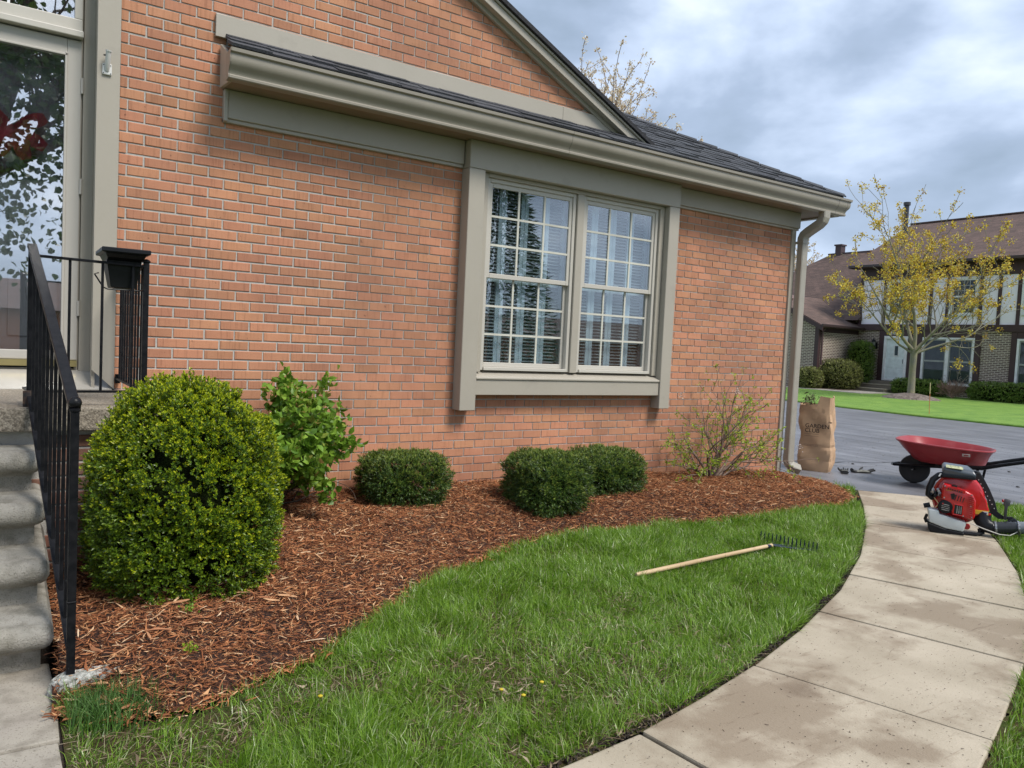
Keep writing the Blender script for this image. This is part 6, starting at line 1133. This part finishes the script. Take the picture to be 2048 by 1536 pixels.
# maple in flower
MBARK = M('mossy_grey_bark', (.24, .22, .13), rough=.9, nscale=4, namt=.6, col2=(.17, .16, .14), bump=.5, bscale=20, bdist=.03)
MAPF = leaf_mat('yellow_green_maple_flowers', [(0, (.28, .13, .03)), (.3, (.50, .33, .03)), (.7, (.70, .54, .06)), (1, (.85, .75, .18))], trans=.35, rough=.6)
tr_ = [([(28.05, 10.05, .0), (28.05, 10.03, .25), (28.02, 10.02, 1.2), (28.0, 10.0, 1.95)], [.19, .135, .118, .125])]
pa, na = grow((28.0, 10.0, 1.85), [(-.62, .52, 1), (.10, -.12, 1), (.72, -.55, 1), (.1, .35, 1.2)], [2.15, 2.9, 2.3, 2.3], .075, 3, 92, spread=.46, jitter=.22, kids=[4, 3, 3], ratio=.68, seg=4, upb=.22, minr=.008, first=.3)
pb, nb_ = grow((28.0, 10.0, 1.75), [(-.83, .7, .30), (.83, -.55, .34), (.75, -.2, .55), (-.3, -.6, .6)], [2.5, 2.7, 2.1, 1.6], .045, 2, 95, spread=.42, jitter=.2, kids=[5, 4], ratio=.6, seg=4, upb=.35, minr=.007, first=.35)
woody('maple_tree', (28.0, 10.0, 0), 'young maple with yellow green spring blossom on the far lawn', 'tree', MBARK, tr_+pa+pb, cluster_leaves(na+nb_, 20, (.05, .09), (.04, .06), 93, levels=(3, 9), spread=.065, sel=.44), MAPF, n=6, trunk='trunk')
BLW = leaf_mat('pale_orange_blossom', [(0, (.40, .24, .10)), (.3, (.62, .48, .28)), (1, (.82, .78, .68))], trans=.35, rough=.6)
def back_tree(loc, H, spread_, seed, lb, n0=6, lev=(3, 9), sel=.5, per=5, L=(.05, .09)):
    r = np.random.default_rng(seed); ds = [(math.cos(a)*spread_, math.sin(a)*spread_, 1) for a in np.linspace(0, 2*PI, n0, endpoint=False)+.4]
    p, n_ = grow((loc[0], loc[1], loc[2]+H*.34), ds+[(0, 0, 1)], [H*.27]*n0+[H*.3], H*.012, 3, seed, spread=.42, jitter=.2, kids=[4, 4, 3], ratio=.66, seg=3, upb=.3, minr=.009, first=.3)
    p = [([loc, (loc[0], loc[1], loc[2]+H*.36)], [H*.022, H*.017])]+p
    woody('blossoming_tree', loc, lb, 'tree', TW, p, cluster_leaves(n_, per, L, (L[0]*.7, L[1]*.7), seed+1, levels=lev, spread=.05, sel=sel), BLW, n=4, group='pale blossoming trees in the distance', trunk='trunk')
back_tree((15.0, 15.0, 0), 11.4, .6, 101, 'pale orange blossoming tree rising behind the charcoal shingle roof', n0=9, lev=(2, 3, 9), sel=1.0, per=10, L=(.05, .10)); back_tree((43.5, 29.5, 0), 10.5, .6, 104, 'pale blossoming tree behind the far house, beside the downspout', n0=8, sel=.8, per=8, L=(.09, .15))
# driveway marker stake
m = MB(); m.tube([(20.13, 5.17, .04), (20.13, 5.19, .60)], [.010, .010], 6); stk = m.build('marker_stake', M('orange_fibreglass', (.52, .20, .07), rough=.5)); tag(stk, 'thin orange driveway marker stake at the edge of the far lawn', 'stake')
m = MB(); m.tube([(20.13, 5.19, .601), (20.13, 5.20, .90)], [.011, .011], 6); m.build('reflective_band', M('pale_yellow_band', (.60, .50, .25)), stk)
# bits on the driveway
for i, (x, y) in enumerate(((9.3, -1.55), (10.6, -.9), (8.9, .3), (9.55, -2.25))):
    m = MB(); m.lathe([(.001, 0), (.022, .002), (.018, .012), (.001, .016)], (x, y, .001), n=6); tag(m.build('pebble', M('dark_pebble', (.05, .05, .05))), ['dark pebble on the asphalt behind the blower', 'dark pebble on the asphalt beyond the wheelbarrow', 'dark pebble on the asphalt between bag and wheelbarrow', 'dark pebble on the asphalt near the wheelbarrow handles'][i], 'pebble', 'pebbles on the driveway')

# ------------------------------------------------------------------ behind the camera: what the door and window glass mirror
DKL = leaf_mat('dark_street_tree_leaves', [(0, (.03, .055, .015)), (1, (.09, .14, .03))], trans=.2)
pa, na = grow((-1.15, -9.8, 3.7), [(.5, .1, 1), (-.5, .3, 1), (.1, -.5, 1), (.25, .2, 1.2), (.9, .2, .8)], [2.3, 2.2, 2.2, 2.4, 2.0], .16, 3, 111, spread=.45, jitter=.25, kids=[4, 3, 3], ratio=.66, seg=4, minr=.012)
na = [q for q in na if q[0][2] > 3.2]; pa = [q for q in pa if q[0][:, 2].min() > 3.2]; r = np.random.default_rng(4); na = na+[(q[0]-np.array([0, 0, r.uniform(.4, 3.2)]), q[1], 9) for q in na if q[0][2] < 7.5 and r.random() < .5]
woody('street_tree', (-.95, -9.8, 0), 'leafy dark tree behind the camera mirrored in the storm door', 'tree', BARK, [([(-1.05, -9.8, 0), (-1.0, -9.8, 1.8), (-1.15, -9.8, 3.9)], [.26, .22, .20])]+pa, cluster_leaves(na, 6, (.10, .17), (.08, .13), 112, levels=(3, 9), spread=.12, sel=.34), DKL, n=6, trunk='trunk')
sp = empty('spruce_tree', (9.3, -10.2, 0), 'dark spruce behind the camera mirrored in the left window', 'tree'); r = np.random.default_rng(120)
m = MB(); m.tube([(9.3, -10.2, 0), (9.3, -10.2, 6.6)], [.16, .02], 8); m.build('trunk', BARK, sp)
n = 9000; t = r.random(n)**.8; rad = (1-t)*1.95+.08; a = r.uniform(0, 2*PI, n); q = r.random(n)**.45; P = np.stack([9.3+np.cos(a)*rad*q, -10.2+np.sin(a)*rad*q, .5+t*6.1-q*rad*.25], 1)
np_mesh('needles', *leaves(P, np.stack([np.cos(a), np.sin(a), -.1+r.normal(0, .3, n)], 1), r.normal(0, 1, (n, 3)), r.uniform(.16, .34, n), r.uniform(.03, .06, n)), DKL, sp, kind='stuff')
oh = empty('opposite_house', (-14, -36, 0), 'low brown house behind the camera across the street', 'house')
m = MB(); m.box(-30, 6, -44, -36, 0, 2.0); m.build('wall', MATS['side_brick'], oh); m = MB(); m.prism([(-31, -35.4, 1.95), (-31, -40, 3.5), (-31, -44.6, 1.95)], (38, 0, 0)); m.build('roof', FROOF, oh)
oh2 = empty('opposite_garage', (30, -30, 0), 'low garage building behind the camera beyond the lawn', 'garage')
m = MB(); m.box(16, 44, -38, -31, 0, 2.0); m.build('wall', MATS['side_brick'], oh2); m = MB(); m.prism([(15.4, -30.4, 1.95), (15.4, -34.5, 3.2), (15.4, -38.6, 1.95)], (29, 0, 0)); m.build('roof', FROOF, oh2)
